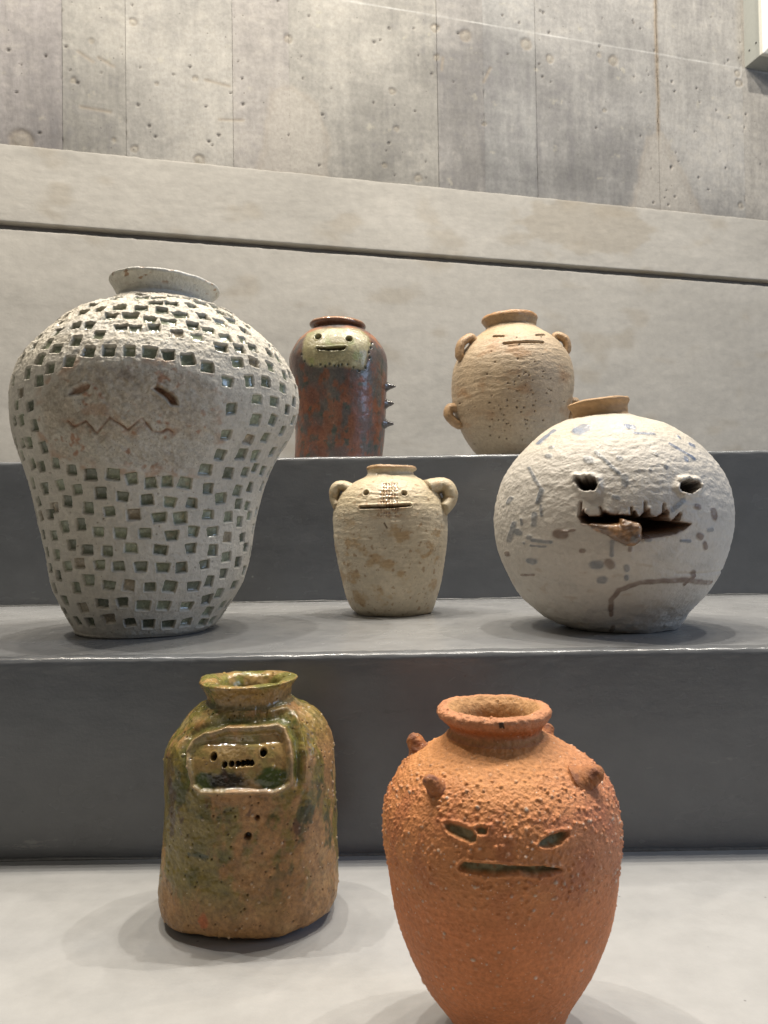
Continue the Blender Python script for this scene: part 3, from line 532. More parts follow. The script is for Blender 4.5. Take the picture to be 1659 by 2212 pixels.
# paint seams where the risers meet the treads
M_seam = clay('paint_seam', [(300, 0.3, 0.001, None)], base=(0.12, 0.12, 0.115), rough=0.25)
for (par, y, z, r) in ((mid, 0.6765, 0.0, 0.0022), (top, 1.1635, 0.175, 0.0022)):
    xs = np.linspace(-1.2, 1.2, 300)
    pth = np.c_[xs, np.full(300, y), z + 0.0004 * np.sin(xs * 40)]
    t_ = tube('paint_seam', pth, r * (1 + 0.5 * fbm(np.c_[xs * 30, xs * 0, xs * 0], 1, 2, 3)), M_seam, par, (0.12, 0.12, 0.115), 0.25, seg=8, n_per=2, noise=0.0004, side=(0, 0, 1))

# ------------------------------------------------------------------ the concrete wall, turned a little away on the right
TH = math.radians(14.484)
WU = np.array([math.cos(TH), math.sin(TH), 0.0]); WN = np.array([math.sin(TH), -math.cos(TH), 0.0]); W0 = np.array([0.0, 2.4, 0.0])
def on_wall(Q):      # Q: along, back-from-face, height
    return W0 + Q[..., :1] * WU - Q[..., 1:2] * WN + Q[..., 2:3] * np.array([0, 0, 1.0])

M_conc = clay('board_marked_concrete', [(55, 0.35, 0.006, (1, 1, 0.35)), (420, 0.35, 0.0012, None)], var=0.13, vscale=90, spec=0.25,
              speck=[(38, 0.10, (0.12, 0.105, 0.09), 0.75), (75, 0.10, (0.14, 0.12, 0.10), 0.6)])
M_plas = clay('trowelled_plaster', [(20, 0.22, 0.008, (0.8, 1, 1.1)), (120, 0.18, 0.002, (0.7, 1, 1.1)), (500, 0.15, 0.0008, None)], var=0.06, vscale=40, spec=0.2)
wall_bm = np.array([[-2.0, 0.03, 0.30], [2.4, 0.03, 0.30], [2.4, 0.03, 1.355], [-2.0, 0.03, 1.355], [2.4, 0.0045, 1.356], [-2.0, 0.0045, 1.356], [2.4, 0.0045, 2.9], [-2.0, 0.0045, 2.9]])
wall = mesh_obj('wall', on_wall(wall_bm), [[0, 1, 2, 3], [3, 2, 4, 5], [5, 4, 6, 7]], M_plas, None, np.ones((8, 3)) * (0.20, 0.185, 0.165), np.full(8, 0.8), smooth=False)
set_props(wall, kind='structure')

SEAMS = [-1.45, -0.9276, -0.7555, -0.4493, -0.2789, 0.1999, 0.3597, 0.5467, 1.0085, 1.3588, 1.75]
TONAL = (-0.2789, 0.3597, 1.3588)        # joints that show only as a change of tone
PA = [(-0.33, 1.62), (-0.27, 1.64), (-0.20, 1.60), (-0.165, 1.50), (-0.17, 1.37), (-0.37, 1.37), (-0.35, 1.5)]
PB = [(0.965, 1.62), (1.02, 1.64), (1.10, 1.50), (1.17, 1.37), (0.90, 1.37), (0.93, 1.48)]
TIES = [(0.5149, 1.8883, .022), (0.8391, 1.8786, .02), (0.1958, 1.8953, .016), (-1.0379, 1.3904, .035), (-0.5504, 1.3866, .018), (0.30, 1.885, .022), (0.60, 1.85, .016),
        (-0.735, 1.775, .013), (-0.28, 1.79, .015), (-0.735, 1.40, .012), (1.34, 1.90, .014), (1.345, 1.865, .016), (0.13, 1.40, .014), (0.06, 1.55, .010), (0.20, 1.80, .012), (1.34, 1.42, .013),
        (0.785, 1.89, .010), (0.05, 1.67, .012), (0.02, 1.43, .010), (0.36, 1.60, .009), (0.80, 1.70, .008), (-0.56, 1.63, .009), (-0.85, 1.70, .008), (-0.90, 1.58, .009), (-0.67, 1.60, .008), (-0.79, 1.42, .008)]
NICKS = [((-0.885, 1.665), (-0.845, 1.640)), ((-0.83, 1.655), (-0.79, 1.635)), ((-0.88, 1.505), (-0.80, 1.500)), ((-0.53, 1.63), (-0.46, 1.62)), ((-0.49, 1.515), (-0.42, 1.52)), ((0.385, 1.79), (0.36, 1.74)), ((0.22, 1.80), (0.215, 1.76))]
rw = np.random.RandomState(5)
HOLES = [(rw.uniform(-1.2, 1.6), rw.uniform(1.38, 2.15), rw.uniform(0.003, 0.0065)) for _ in range(150)]
tones = [0.90, 0.99, 1.06, 1.02, 0.96, 0.90, 1.0, 0.96, 1.05, 0.98, 1.0]
tints = [(1, .965, .985), (1, .99, .95), (1, .99, .96), (1, .97, .96), (1, .99, .95), (.99, .98, .98), (.97, .985, 1.0), (.985, .99, 1.0), (.99, .99, .99), (1.0, .98, .95), (1, .98, .95), (1, 1, 1)]
for k in range(len(SEAMS) - 1):
    u0 = SEAMS[k] + (0.0001 if SEAMS[k] in TONAL else 0.0005); u1 = SEAMS[k + 1] - (0.0001 if SEAMS[k + 1] in TONAL else 0.0005)
    g = 0.0038 if u1 > -1.2 and u0 < 1.5 else 0.02
    nu = max(4, int((u1 - u0) / g)); nz = int((2.5 - 1.372) / g)
    us = np.concatenate([[u0, u0], np.linspace(u0, u1, nu), [u1, u1]])    # returns + face
    zs = np.linspace(1.370, 2.5, nz)
    Q = np.zeros((nz, len(us), 3)); Q[..., 0] = us[None]; Q[..., 2] = zs[:, None]
    Q[:, 0, 1] = 0.0042; Q[:, -1, 1] = 0.0042; Q[:, 1, 1] = 0.0005; Q[:, -2, 1] = 0.0005
    off = 0.0007 * math.sin(k * 2.7)
    U_, Z_ = Q[..., 0], Q[..., 2]; ok = np.ones(U_.shape, bool); ok[:, [0, 1, -2, -1]] = False
    W3 = np.stack([U_, U_ * 0, Z_], -1)
    d = off + 0.0010 * fbm(W3, (5, 1, 3), 3, 40 + k) + 0.0005 * fbm(W3, (60, 1, 25), 2, 41)
    spl = ss(0.15, 0.5, fbm(W3, (90, 1, 22), 3, 44)) * np.exp(-np.minimum(U_ - u0, u1 - U_) / 0.006)
    d -= 0.003 * spl
    mot = fbm(W3, (4, 1, 4), 5, 50, 0.6); stk = fbm(W3, (38, 1, 4), 4, 51, 0.6); blo = fbm(W3, (22, 1, 30), 4, 52, 0.6)
    hrz = fbm(W3, (3, 1, 40), 3, 53)
    big = fbm(W3, (1.6, 1, 1.9), 3, 54)
    low = ss(1.60, 1.38, Z_ + 0.10 * mot)          # boards darker towards the foot
    lum = 0.285 * tones[k] * (1 - 0.14 * low + 0.34 * mot + 0.48 * big + 0.20 * stk + 0.13 * blo + 0.10 * hrz)
    c = lum[..., None] * np.array((1.0, 0.945, 0.86)) * np.array(tints[k])
    c = mix(c, np.array((0.40, 0.365, 0.31)), 0.45 * ss(0.0, 0.6, 0.6 * blo + 0.6 * mot + 0.5 * big))
    c = mix(c, np.array((0.19, 0.178, 0.175)), 0.45 * ss(0.05, 0.6, -0.6 * blo - 0.5 * stk - 0.6 * big))
    c = mix(c, np.array((0.44, 0.40, 0.30)), 0.35 * ss(0.36, 0.55, fbm(W3, (18, 1, 18), 4, 57, 0.65)))
    if abs(SEAMS[k] - 1.0085) < 0.01 or abs(SEAMS[k + 1] - 1.0085) < 0.01:
        e = np.abs(U_ - 1.0085 - 0.004 * fbm(W3, (3, 1, 12), 2, 60))
        mk = np.exp(-(e / 0.007) ** 2) * ss(1.55, 1.66, Z_)
        c = mix(c, (0.22, 0.165, 0.105), mk * 0.8); d += mk * 0.003 * (0.5 + fbm(W3, (60, 1, 60), 2, 61))
    for poly in (PA, PB):
        sdp = poly_sd(np.array(poly), U_, Z_, ok, 0.05) + 0.022 * fbm(W3, (18, 1, 14), 4, 63)
        mk = ss(0.020, -0.030, sdp)
        c = mix(c, (0.37, 0.335, 0.285), mk * 0.7); d = d * (1 - mk) + mk * (0.0012 + 0.0006 * fbm(W3, (6, 1, 40), 2, 64))
        c = mix(c, (0.31, 0.265, 0.21), 0.35 * np.exp(-(sdp / 0.012) ** 2))
    for (hu, hz, hr) in TIES:
        if hu < u0 - .05 or hu > u1 + .05: continue
        rr = np.hypot((U_ - hu), (Z_ - hz) * 1.0) + 0.004 * fbm(W3, (60, 1, 60), 2, 66)
        ring = np.exp(-((rr - hr * 0.75) / (hr * 0.22)) ** 2)
        d += np.where(ok, -0.0035 * ring - 0.0015 * (rr < hr * .6), 0)
        c = mix(c, (0.24, 0.20, 0.15), 0.55 * ring); c = mix(c, (0.33, 0.28, 0.2), 0.35 * (rr < hr * 0.6))
    for (hu, hz, hr) in HOLES:
        if hu < u0 or hu > u1: continue
        rr = np.hypot(U_ - hu, Z_ - hz)
        mk = ss(hr, hr * 0.4, rr); d -= 0.006 * mk * ok
        c = mix(c, (0.12, 0.10, 0.08), 0.75 * mk)
    for seg in NICKS:
        dd = line_d(seg, U_, Z_, ok, 0.02)
        d += np.where(dd < 0.008, -0.0025 * np.exp(-(dd / 0.0035) ** 2) * (0.6 + 0.8 * fbm(W3, (40, 1, 40), 2, 67)), 0); c = mix(c, (0.27, 0.22, 0.16), 0.6 * np.exp(-(dd / 0.005) ** 2))
    ln = np.abs(Z_ - (1.9378 - 0.0134 * U_) - 0.001 * fbm(W3, (30, 1, 1), 2, 68))
    c = mix(c, (0.58, 0.56, 0.52), 0.65 * np.exp(-(ln / 0.0022) ** 2) * ss(0.0, 0.25, U_ + 0.55) * (0.5 + 0.5 * ss(-0.2, 0.3, fbm(W3, (9, 1, 1), 2, 69))))
    Q[..., 1] -= np.where(ok, d, 0)
    fq = grid_faces(nz, len(us), False); cj = fq[:, 0] % len(us)
    fq = fq[(cj != 1) & (cj != len(us) - 3)]
    mesh_obj('concrete_panel', on_wall(Q).reshape(-1, 3), fq, M_conc, wall, c.reshape(-1, 3), np.full(c.shape[0] * c.shape[1], 0.72))

def slab_profile(za, zb, proud, n):
    r = 0.0035
    p = [(0.028, za), (0.006, za)]
    p += [(-proud + r - r * math.sin(t), za + r - r * math.cos(t)) for t in np.linspace(0, math.pi / 2, 6)]
    p += [(-proud, z) for z in np.linspace(za + 0.008, zb - 0.008, n)]
    p += [(-proud + r - r * math.cos(t), zb - r + r * math.sin(t)) for t in np.linspace(0, math.pi / 2, 6)]
    p += [(0.006, zb), (0.028, zb)]
    return p

def plas_col(Q):
    n = fbm(Q, (2.2, 1, 5), 4, 70); st = fbm(Q, (3, 1, 28), 4, 71, 0.6); v = fbm(Q, (26, 1, 2.2), 3, 72)
    c = np.array((0.425, 0.394, 0.342)) * (1 + 0.20 * n + 0.04 * st + 0.04 * v)[..., None]
    c = mix(c, (0.33, 0.275, 0.20), 0.35 * ss(0.12, 0.45, fbm(Q, (5, 1, 9), 3, 75)))
    sd = np.hypot((Q[..., 0] - 0.72) / 0.24, (Q[..., 2] - 1.29) / 0.09) + 0.5 * fbm(Q, (9, 1, 20), 3, 76)
    return mix(c, (0.345, 0.295, 0.225), 0.5 * ss(1.1, 0.85, sd))
def plas_disp(Q):
    edge = np.exp(-((Q[..., 2] - 1.374) / 0.012) ** 2) + np.exp(-((Q[..., 2] - 1.156) / 0.012) ** 2) + np.exp(-((Q[..., 2] - 1.134) / 0.012) ** 2)
    return 0.0020 * fbm(Q, (8, 1, 13), 5, 80, 0.62) + 0.0004 * fbm(Q, (12, 1, 45), 3, 82) + edge * 0.0016 * fbm(Q, (28, 8, 8), 3, 81)
for (nm, za, zb, n) in (('plaster_band', 1.156, 1.374, 60), ('plaster_dado', 0.34, 1.134, 120)):
    sweep(nm, slab_profile(za, zb, 0.005, n), -1.6, 1.9, 0.006, M_plas, plas_disp, plas_col, lambda Q: np.full(Q.shape[:2], 0.75), xform=on_wall, parent=wall)

# ------------------------------------------------------------------ the white box on the wall
M_box = clay('white_enamel', [(300, 0.05, 0.0005, None)], var=0.03, vscale=80, spec=0.5, base=(0.66, 0.64, 0.56), rough=0.35)
M_boxs = clay('grey_enamel', [(300, 0.05, 0.0005, None)], var=0.04, vscale=80, spec=0.4, base=(0.36, 0.365, 0.33), rough=0.45)
M_ink = clay('black_print', [], base=(0.02, 0.02, 0.02), rough=0.5)
M_lab = clay('label_film', [], base=(0.60, 0.60, 0.56), rough=0.3)
def frustum(b0, b1, f0, f1, d0, d1):
    """bottom-left/top-right rectangle at depth d0 tapering to another at depth d1 (depth measured out of the wall)"""
    V = []
    for (p, q, d) in ((b0, b1, d0), (f0, f1, d1)):
        V += [(p[0], -d, p[1]), (q[0], -d, p[1]), (q[0], -d, q[1]), (p[0], -d, q[1])]
    F = [[4, 5, 6, 7], [0, 1, 5, 4], [1, 2, 6, 5], [2, 3, 7, 6], [3, 0, 4, 7]]
    return np.array(V), np.array(F)
box = thing('wall_box', tuple(on_wall(np.array([1.372, 0.0, 1.925]))), 'white metal box with grey sides mounted high on the concrete wall', 'wall box')
bo = np.array(box.location)
def boxpart(name, args, mat, parent=None):
    V, F = frustum(*args)
    o = mesh_obj(name, on_wall(V) - bo, F, mat, parent or box, smooth=False)
    bv = o.modifiers.new('bevel', 'BEVEL'); bv.width = 0.0022; bv.segments = 2
    return o
boxpart('housing', ((1.372, 1.925), (1.80, 2.55), (1.372, 1.925), (1.80, 2.55), -0.01, 0.075), M_boxs)
cover = boxpart('cover', ((1.368, 1.921), (1.80, 2.55), (1.368, 1.921), (1.80, 2.55), 0.078, 0.094), M_box)
boxpart('cover_panel', ((1.370, 1.923), (1.80, 2.55), (1.390, 1.945), (1.78, 2.53), 0.0945, 0.108), M_box, cover)
boxpart('label_sticker', ((1.3965, 2.005), (1.418, 2.062), (1.3965, 2.005), (1.418, 2.062), 0.1081, 0.1088), M_lab, cover)
boxpart('label_sticker', ((1.3965, 1.975), (1.418, 2.000), (1.3965, 1.975), (1.418, 2.000), 0.1081, 0.1088), M_lab, cover)
boxpart('printed_mark', ((1.403, 1.982), (1.412, 1.992), (1.403, 1.982), (1.412, 1.992), 0.1088, 0.1091), M_ink, cover)
for kk in range(4):
    boxpart('printed_mark', ((1.404, 2.012 + kk * 0.011), (1.409 + 0.003 * (kk % 2), 2.016 + kk * 0.011), (1.404, 2.012 + kk * 0.011), (1.409 + 0.003 * (kk % 2), 2.016 + kk * 0.011), 0.1088, 0.1091), M_lab if kk % 2 else M_boxs, cover)
for zz in (1.965, 2.17):
    for dd in (0.025, 0.058):
        boxpart('screw', ((1.3705, zz + dd * 0.2), (1.3722, zz + dd * 0.2 + 0.006), (1.3705, zz + dd * 0.2), (1.3722, zz + dd * 0.2 + 0.006), dd - 0.003, dd + 0.003), M_ink)

# ------------------------------------------------------------------ the pots
def neck_spec(mat):
    return {0: ('body', mat, None, None), 1: ('neck', mat, None, None), 2: ('rim', mat, 1, None)}

# ---- big white pot covered with stamped squares
def pot_stamped():
    d = POTS['A']
    t = thing('stamped_vase', d['o'], 'large white vase covered in green glazed square stamps with a bare clay face', 'vase')
    p = Pot(d['rings'], d['nb'], 640, 560, wall=0.86, face=1.95, foot=0.006)
    P, Z = p.P, p.Z
    m_body = clay('white_slip', [(300, 0.7, 0.0016, None), (1200, 0.35, 0.0005, None)], var=0.15, vscale=220, spec=0.3,
                  speck=[(260, 0.16, (0.17, 0.13, 0.09), 0.7), (120, 0.09, (0.16, 0.11, 0.08), 0.8)])
    m_pool = clay('celadon_glaze', [(500, 0.25, 0.0006, None)], var=0.25, vscale=300, spec=0.5, coat=0.3)
    m_face = clay('bare_clay', [(330, 0.8, 0.0018, None), (1100, 0.5, 0.0006, None)], var=0.28, vscale=240, spec=0.25,
                  speck=[(300, 0.15, (0.10, 0.065, 0.045), 0.75), (170, 0.12, (0.55, 0.5, 0.42), 0.5)])
    lum = fbm(P, 30, 3, 101)
    dis = 0.0016 * fbm(P, 14, 2, 100) + 0.0007 * lum + 0.0005 * fbm(P, 160, 4, 102, 0.65)
    ridges = 0.00006 * np.sin(Z * 900 + 6 * fbm(P, 10, 2, 103))
    dis += np.where(p.body, ridges, 0.0)
    col = np.ones(P.shape) * np.array((0.50, 0.465, 0.395))
    col = col * (1 + 0.14 * fbm(P, 22, 4, 104) + 0.10 * fbm(P, 90, 3, 105))[..., None]
    top = ss(0.25, 0.31, Z) * p.body
    col = mix(col, (0.56, 0.50, 0.39), 0.55 * top * ss(-0.25, 0.25, fbm(P, 26, 3, 106) + 0.12))
    torn = top + 0.35 * ss(0.13, 0.2, Z) * p.body
    dis += torn * (0.0017 * fbm(P, 95, 4, 107, 0.6) + 0.0008 * np.abs(fbm(P, 200, 3, 108)))
    wp, rp = worley(P, 150, 9)
    pin = ss(0.16, 0.07, wp) * (rp > 0.6) * p.body
    dis -= 0.0011 * pin; col = mix(col, (0.20, 0.15, 0.11), 0.7 * pin)
    rg = np.full(Z.shape, 0.55) + 0.1 * fbm(P, 40, 2, 109)
    # the face: a scraped oval of bare clay
    sf = p.sd(FEAT['A_face']) + 0.0060 * fbm(P, 45, 4, 110, 0.6)
    fm = ss(0.004, -0.007, sf)
    dis = dis - fm * 0.0005 + fm * (0.0014 * fbm(P, 120, 4, 111, 0.6) + 0.0005 * fbm(P, 420, 2, 112)) + 0.0003 * np.exp(-((sf - 0.002) / 0.003) ** 2)
    st = fbm(P, 28, 4, 113, 0.6)
    fc = np.array((0.415, 0.365, 0.29)) * (1 + 0.45 * fbm(P, 75, 4, 114, 0.65) + 0.2 * st)[..., None]
    fc = mix(fc, (0.47, 0.44, 0.375), 0.8 * ss(-0.05, 0.3, fbm(P, 34, 4, 115) + 0.35 * ss(0.22, 0.18, Z)))
    fc = mix(fc, (0.30, 0.135, 0.065), 0.75 * ss(0.22, 0.5, st + 0.5 * fbm(P, 150, 2, 116)))
    fc = mix(fc, (0.20, 0.16, 0.125), 0.55 * ss(0.1, 0.4, fbm(P, 55, 4, 117)) * ss(0.225, 0.255, Z))
    stain = np.hypot((p.X - 0.002) / 0.017, (Z - 0.2235) / 0.0065) + 0.6 * fbm(P, 130, 3, 118)
    fc = mix(fc, (0.31, 0.18, 0.105), 0.5 * ss(1.1, 0.6, stain) * p.front)
    col = mix(col, fc, fm)
    rim_s = np.exp(-((sf - 0.004) / 0.005) ** 2) * ss(0.0, 0.3, fbm(P, 50, 3, 119))
    col = mix(col, (0.36, 0.20, 0.11), 0.6 * rim_s)
    p.part[(sf < 0) & p.front] = 3
    # stamps
    zb = p.body & (p.q > 3.2)
    jb = int(np.argmin(np.abs(p.phi[0])))
    ib = np.where(zb[:, jb])[0]
    zc, sc, rc = p.P[ib, jb, 2], p.s[ib, jb], p.r[ib, jb]
    o = np.argsort(zc); zc, sc, rc = zc[o], sc[o], rc[o]
    rs = np.random.RandomState(3)
    pits = [(a, float(np.interp(z, zc, sc)), float(np.interp(z, zc, rc)), z, 1) for a, z in PITS]
    fpoly = np.array(FEAT['A_face'])
    def near(a, s_, r, dmin):
        return any(abs(s_ - q[1]) < dmin and (((a - q[0]) * r) ** 2 + (s_ - q[1]) ** 2) < dmin ** 2 for q in pits)
    s0, s1 = float(np.interp(0.014, zc, sc)), float(np.interp(0.357, zc, sc))
    for k, s_ in enumerate(np.arange(s0, s1, 0.0155)):
        r = float(np.interp(s_, np.sort(sc), rc[np.argsort(sc)])); z = float(np.interp(s_, np.sort(sc), zc[np.argsort(sc)]))
        n = int(2 * math.pi * r / 0.0172)
        for jj in range(n):
            a = -math.pi + 2 * math.pi * (jj + 0.5 * (k % 2)) / n + rs.uniform(-.06, .06)
            s2 = s_ + rs.uniform(-0.0015, 0.0015)
            x = r * math.sin(a) + 0.012
            if math.cos(a) > 0 and 0.160 < z < 0.272 and -0.062 < x < 0.125: continue
            if near(a, s2, r, 0.0158): continue
            pits.append((a, s2, r, z, 1 if -1.45 < a < 1.95 else 0))
    spec = neck_spec(m_body)
    spec[3] = ('face_panel', m_face, None, 'rough bare clay face')
    nid = 10
    S0 = p.s[:, 0]
    body_rows = np.where(p.body[:, 0] & (p.q[:, 0] > 3))[0]
    for (a0, s_, r, z, vis) in pits:
        rows = body_rows[np.abs(S0[body_rows] - s_) < 0.012]
        if len(rows) == 0: continue
        cols = np.where(np.abs(p.phi[0] - a0) * r < 0.013)[0]
        if len(cols) == 0: continue
        ix = np.ix_(rows, cols)
        a = (p.phi[ix] - a0) * p.r[ix]; b = p.s[ix] - s_
        ang = rs.uniform(-0.16, 0.16); ca, sa = math.cos(ang), math.sin(ang)
        a, b = a * ca + b * sa, -a * sa + b * ca
        hw = 0.0062 * rs.uniform(0.86, 1.14); hh = 0.0056 * rs.uniform(0.86, 1.12)
        if z > 0.31: hh *= 1.1; hw *= 1.1
        a = a * (1 - rs.uniform(-18, 30) * b) + 0.0006 * fbm(P[ix], 300, 2, 130)
        dx, db = np.abs(a) - hw + 0.001, np.abs(b) - hh + 0.001
        sdb = np.minimum(np.maximum(dx, db), 0) + np.hypot(np.maximum(dx, 0), np.maximum(db, 0)) - 0.001
        dep = rs.uniform(0.0026, 0.0040)
        m = ss(0.0004, -0.0008, sdb)
        floor = 0.0006 * np.clip((a / hw) ** 2 + (b / hh) ** 2, 0, 2)
        dis[ix] = dis[ix] * (1 - m) + m * (-dep + floor) + 0.0004 * np.exp(-((sdb - 0.0008) / 0.0008) ** 2)
        tint = np.array((0.150, 0.165, 0.110)) * rs.uniform(0.55, 1.5) if rs.rand() > 0.06 else np.array((0.24, 0.20, 0.135)) * rs.uniform(0.8, 1.1)
        pool = mix(tint, tint * 0.45, ss(0.2, 1.0, b / -hh) * 0.5)
        pool = mix(pool, tint * 1.7 + 0.03, 0.5 * ss(0.1, 0.4, fbm(P[ix], 260, 2, 131)))
        w = ss(0.0001, -0.0009, sdb)
        col[ix] = mix(col[ix], pool, w)
        rg[ix] = rg[ix] * (1 - w) + 0.12 * w
        if vis:
            pp = p.part[ix]; pp[sdb < -0.0004] = nid; p.part[ix] = pp
            spec[nid] = ('glaze_square', m_pool, None, None); nid += 1
    # eyes and the zigzag mouth cut into the face
    for k, nm in ((4, 'A_eyeL'), (5, 'A_eyeR')):
        se = p.sd(FEAT[nm]) + 0.0006 * fbm(P, 220, 2, 140)
        mk = ss(0.0006, -0.0020, se)
        dis -= mk * (0.0062 if k == 5 else 0.0034)
        dis += 0.0010 * np.exp(-((se - 0.0015) / 0.0012) ** 2)
        col = mix(col, np.array((0.20, 0.095, 0.05)) if k == 5 else np.array((0.27, 0.16, 0.10)), 0.9 * mk)
        p.part[se < -0.0002] = k
        spec[k] = ('eye', m_face, 3, None)
    lm = p.ld(FEAT['A_mouth']) + 0.0004 * fbm(P, 260, 2, 141)
    mk = np.exp(-(lm / 0.0010) ** 2) * (0.55 + 0.45 * ss(-0.25, 0.15, fbm(P, 70, 2, 143)))
    dis -= 0.0022 * mk
    col = mix(col, (0.23, 0.11, 0.06), 0.8 * mk)
    col = mix(col, (0.33, 0.17, 0.09), 0.5 * np.exp(-(lm / 0.006) ** 2) * ss(0.0, 0.3, fbm(P, 70, 3, 142)))
    p.part[lm < 0.0013] = 6
    spec[6] = ('mouth', m_face, 3, None)
    # flakes of brown on the neck
    nb_ = p.neck & (p.q < p.qin)
    fl = ss(0.16, 0.34, fbm(P, (70, 70, 160), 4, 150)) * nb_ * ss(0.3725, 0.380, Z + 0.08 * p.X)
    col = mix(col, (0.25, 0.14, 0.075), 0.8 * fl); dis -= 0.0004 * fl
    col = mix(col, (0.52, 0.53, 0.50), 0.6 * (p.neck * (1 - fl)))
    rg = np.where(p.neck, 0.34, rg)
    dis += np.where(p.neck, 0.0010 * fbm(P, 36, 2, 151), 0)
    p.disp = dis
    split_grid(t, p.final(), col, rg, p.part, spec)
pot_stamped()

# ---- red-brown glazed bottle with a pale face
def pot_red():
    d = POTS['B']
    t = thing('face_bottle', d['o'], 'glossy red brown bottle with pale green smiling face and side spikes on the top step', 'bottle')
    p = Pot(d['rings'], d['nb'], 300, 300, wall=0.84)
    P, Z = p.P, p.Z
    m = clay('iron_red_glaze', [(260, 0.35, 0.0012, None), (900, 0.2, 0.0005, None)], var=0.25, vscale=300, spec=0.5, coat=0.2,
             speck=[(300, 0.13, (0.42, 0.30, 0.22), 0.6), (200, 0.13, (0.02, 0.03, 0.03), 0.7)])
    mf = clay('pale_face_glaze', [(240, 0.5, 0.0016, None)], var=0.2, vscale=200, spec=0.5, coat=0.15)
    dis = 0.0010 * fbm(P, 18, 3, 201) + 0.0004 * fbm(P, 90, 3, 202)
    col = np.array((0.155, 0.060, 0.032)) * (1 + 0.40 * fbm(P, 60, 3, 203))[..., None]
    gb = fbm(P, (34, 34, 22), 4, 204, 0.6)
    upper = ss(0.09, 0.17, Z)
    col = mix(col, (0.068, 0.070, 0.066), 0.88 * ss(-0.08, 0.20, gb + 0.18 * upper - 0.02))
    col = mix(col, (0.035, 0.055, 0.045), 0.85 * ss(0.12, 0.34, fbm(P, (70, 70, 60), 4, 205, 0.6)))
    col = mix(col, (0.11, 0.055, 0.045), 0.5 * ss(0.0, 0.3, fbm(P, 22, 2, 206)))
    col = mix(col, (0.36, 0.145, 0.05), 0.55 * ss(0.17, 0.21, Z) * ss(-0.1, 0.3, fbm(P, 30, 2, 207)))
    rg = 0.32 + 0.18 * ss(-0.1, 0.3, fbm(P, 40, 3, 208)) + 0.2 * ss(0.06, 0.0, Z)
    sf = p.sd(FEAT['B_face']) + 0.0022 * fbm(P, 110, 3, 210)
    fm = ss(0.0030, -0.0035, sf)
    fc = np.array((0.255, 0.225, 0.125)) * (1 + 0.25 * fbm(P, 80, 3, 211))[..., None]
    fc = mix(fc, (0.22, 0.24, 0.09), 0.7 * ss(0.05, 0.35, fbm(P, 48, 3, 212)))
    fc = mix(fc, (0.38, 0.36, 0.22), 0.6 * ss(0.1, 0.35, fbm(P, 60, 3, 213)))
    col = mix(col, fc, fm); dis += 0.0010 * fm
    p.part[(sf < 0) & p.front] = 3
    spec = neck_spec(m); spec[3] = ('face_panel', mf, None, 'pale green glazed face')
    for q in FEAT['B_dots']:
        e = p.ed(q, 0.0016, 0.0022)
        mk = ss(0.0008, -0.0010, e); dis -= 0.0028 * mk; col = mix(col, (0.03, 0.06, 0.055), 0.8 * mk)
    for k, (x, z) in enumerate(FEAT['B_eyes']):
        e = p.ed((x, z), 0.0054, 0.0050) + 0.0006 * fbm(P, 300, 2, 215)
        mk = ss(0.0006, -0.0016, e); dis -= 0.013 * mk; dis += 0.0008 * np.exp(-((e - 0.001) / 0.001) ** 2)
        col = mix(col, (0.06, 0.045, 0.03), mk); p.part[e < -0.0003] = 4 + k; spec[4 + k] = ('eye', m, 3, None)
    e = p.sd(FEAT['B_mouth']); mk = ss(0.0006, -0.0014, e); dis -= 0.012 * mk
    dis += 0.0009 * np.exp(-((e - 0.001) / 0.001) ** 2)
    col = mix(col, (0.06, 0.045, 0.03), mk); p.part[e < -0.0002] = 6; spec[6] = ('mouth', m, 3, None)
    rimc = mix((0.15, 0.075, 0.045), (0.40, 0.20, 0.09), ss(0.2475, 0.2497, Z + 0.05 * p.X))
    col = np.where(p.neck[..., None], rimc * (1 + 0.3 * fbm(P, 60, 3, 216))[..., None], col)
    rg = np.where(p.neck, 0.16, rg)
    dis += np.where(p.neck, 0.0006 * fbm(P, 60, 2, 217), 0)
    p.disp = dis
    split_grid(t, p.final(), col, rg, p.part, spec)
    for (z, L) in ((0.1358, 0.0165), (0.1050, 0.0145), (0.0715, 0.0155)):
        q, n = p.on(1.42, z)
        n = n + np.array([0, 0, 0.05])
        pth = [q - n * 0.004, q, q + n * L * 0.35, q + n * L * 0.7, q + n * L]
        tube('spike', pth, [0.0130, 0.0100, 0.0058, 0.0036, 0.0016], m, t, (0.085, 0.075, 0.07), 0.22, seed=int(z * 999))
pot_red()

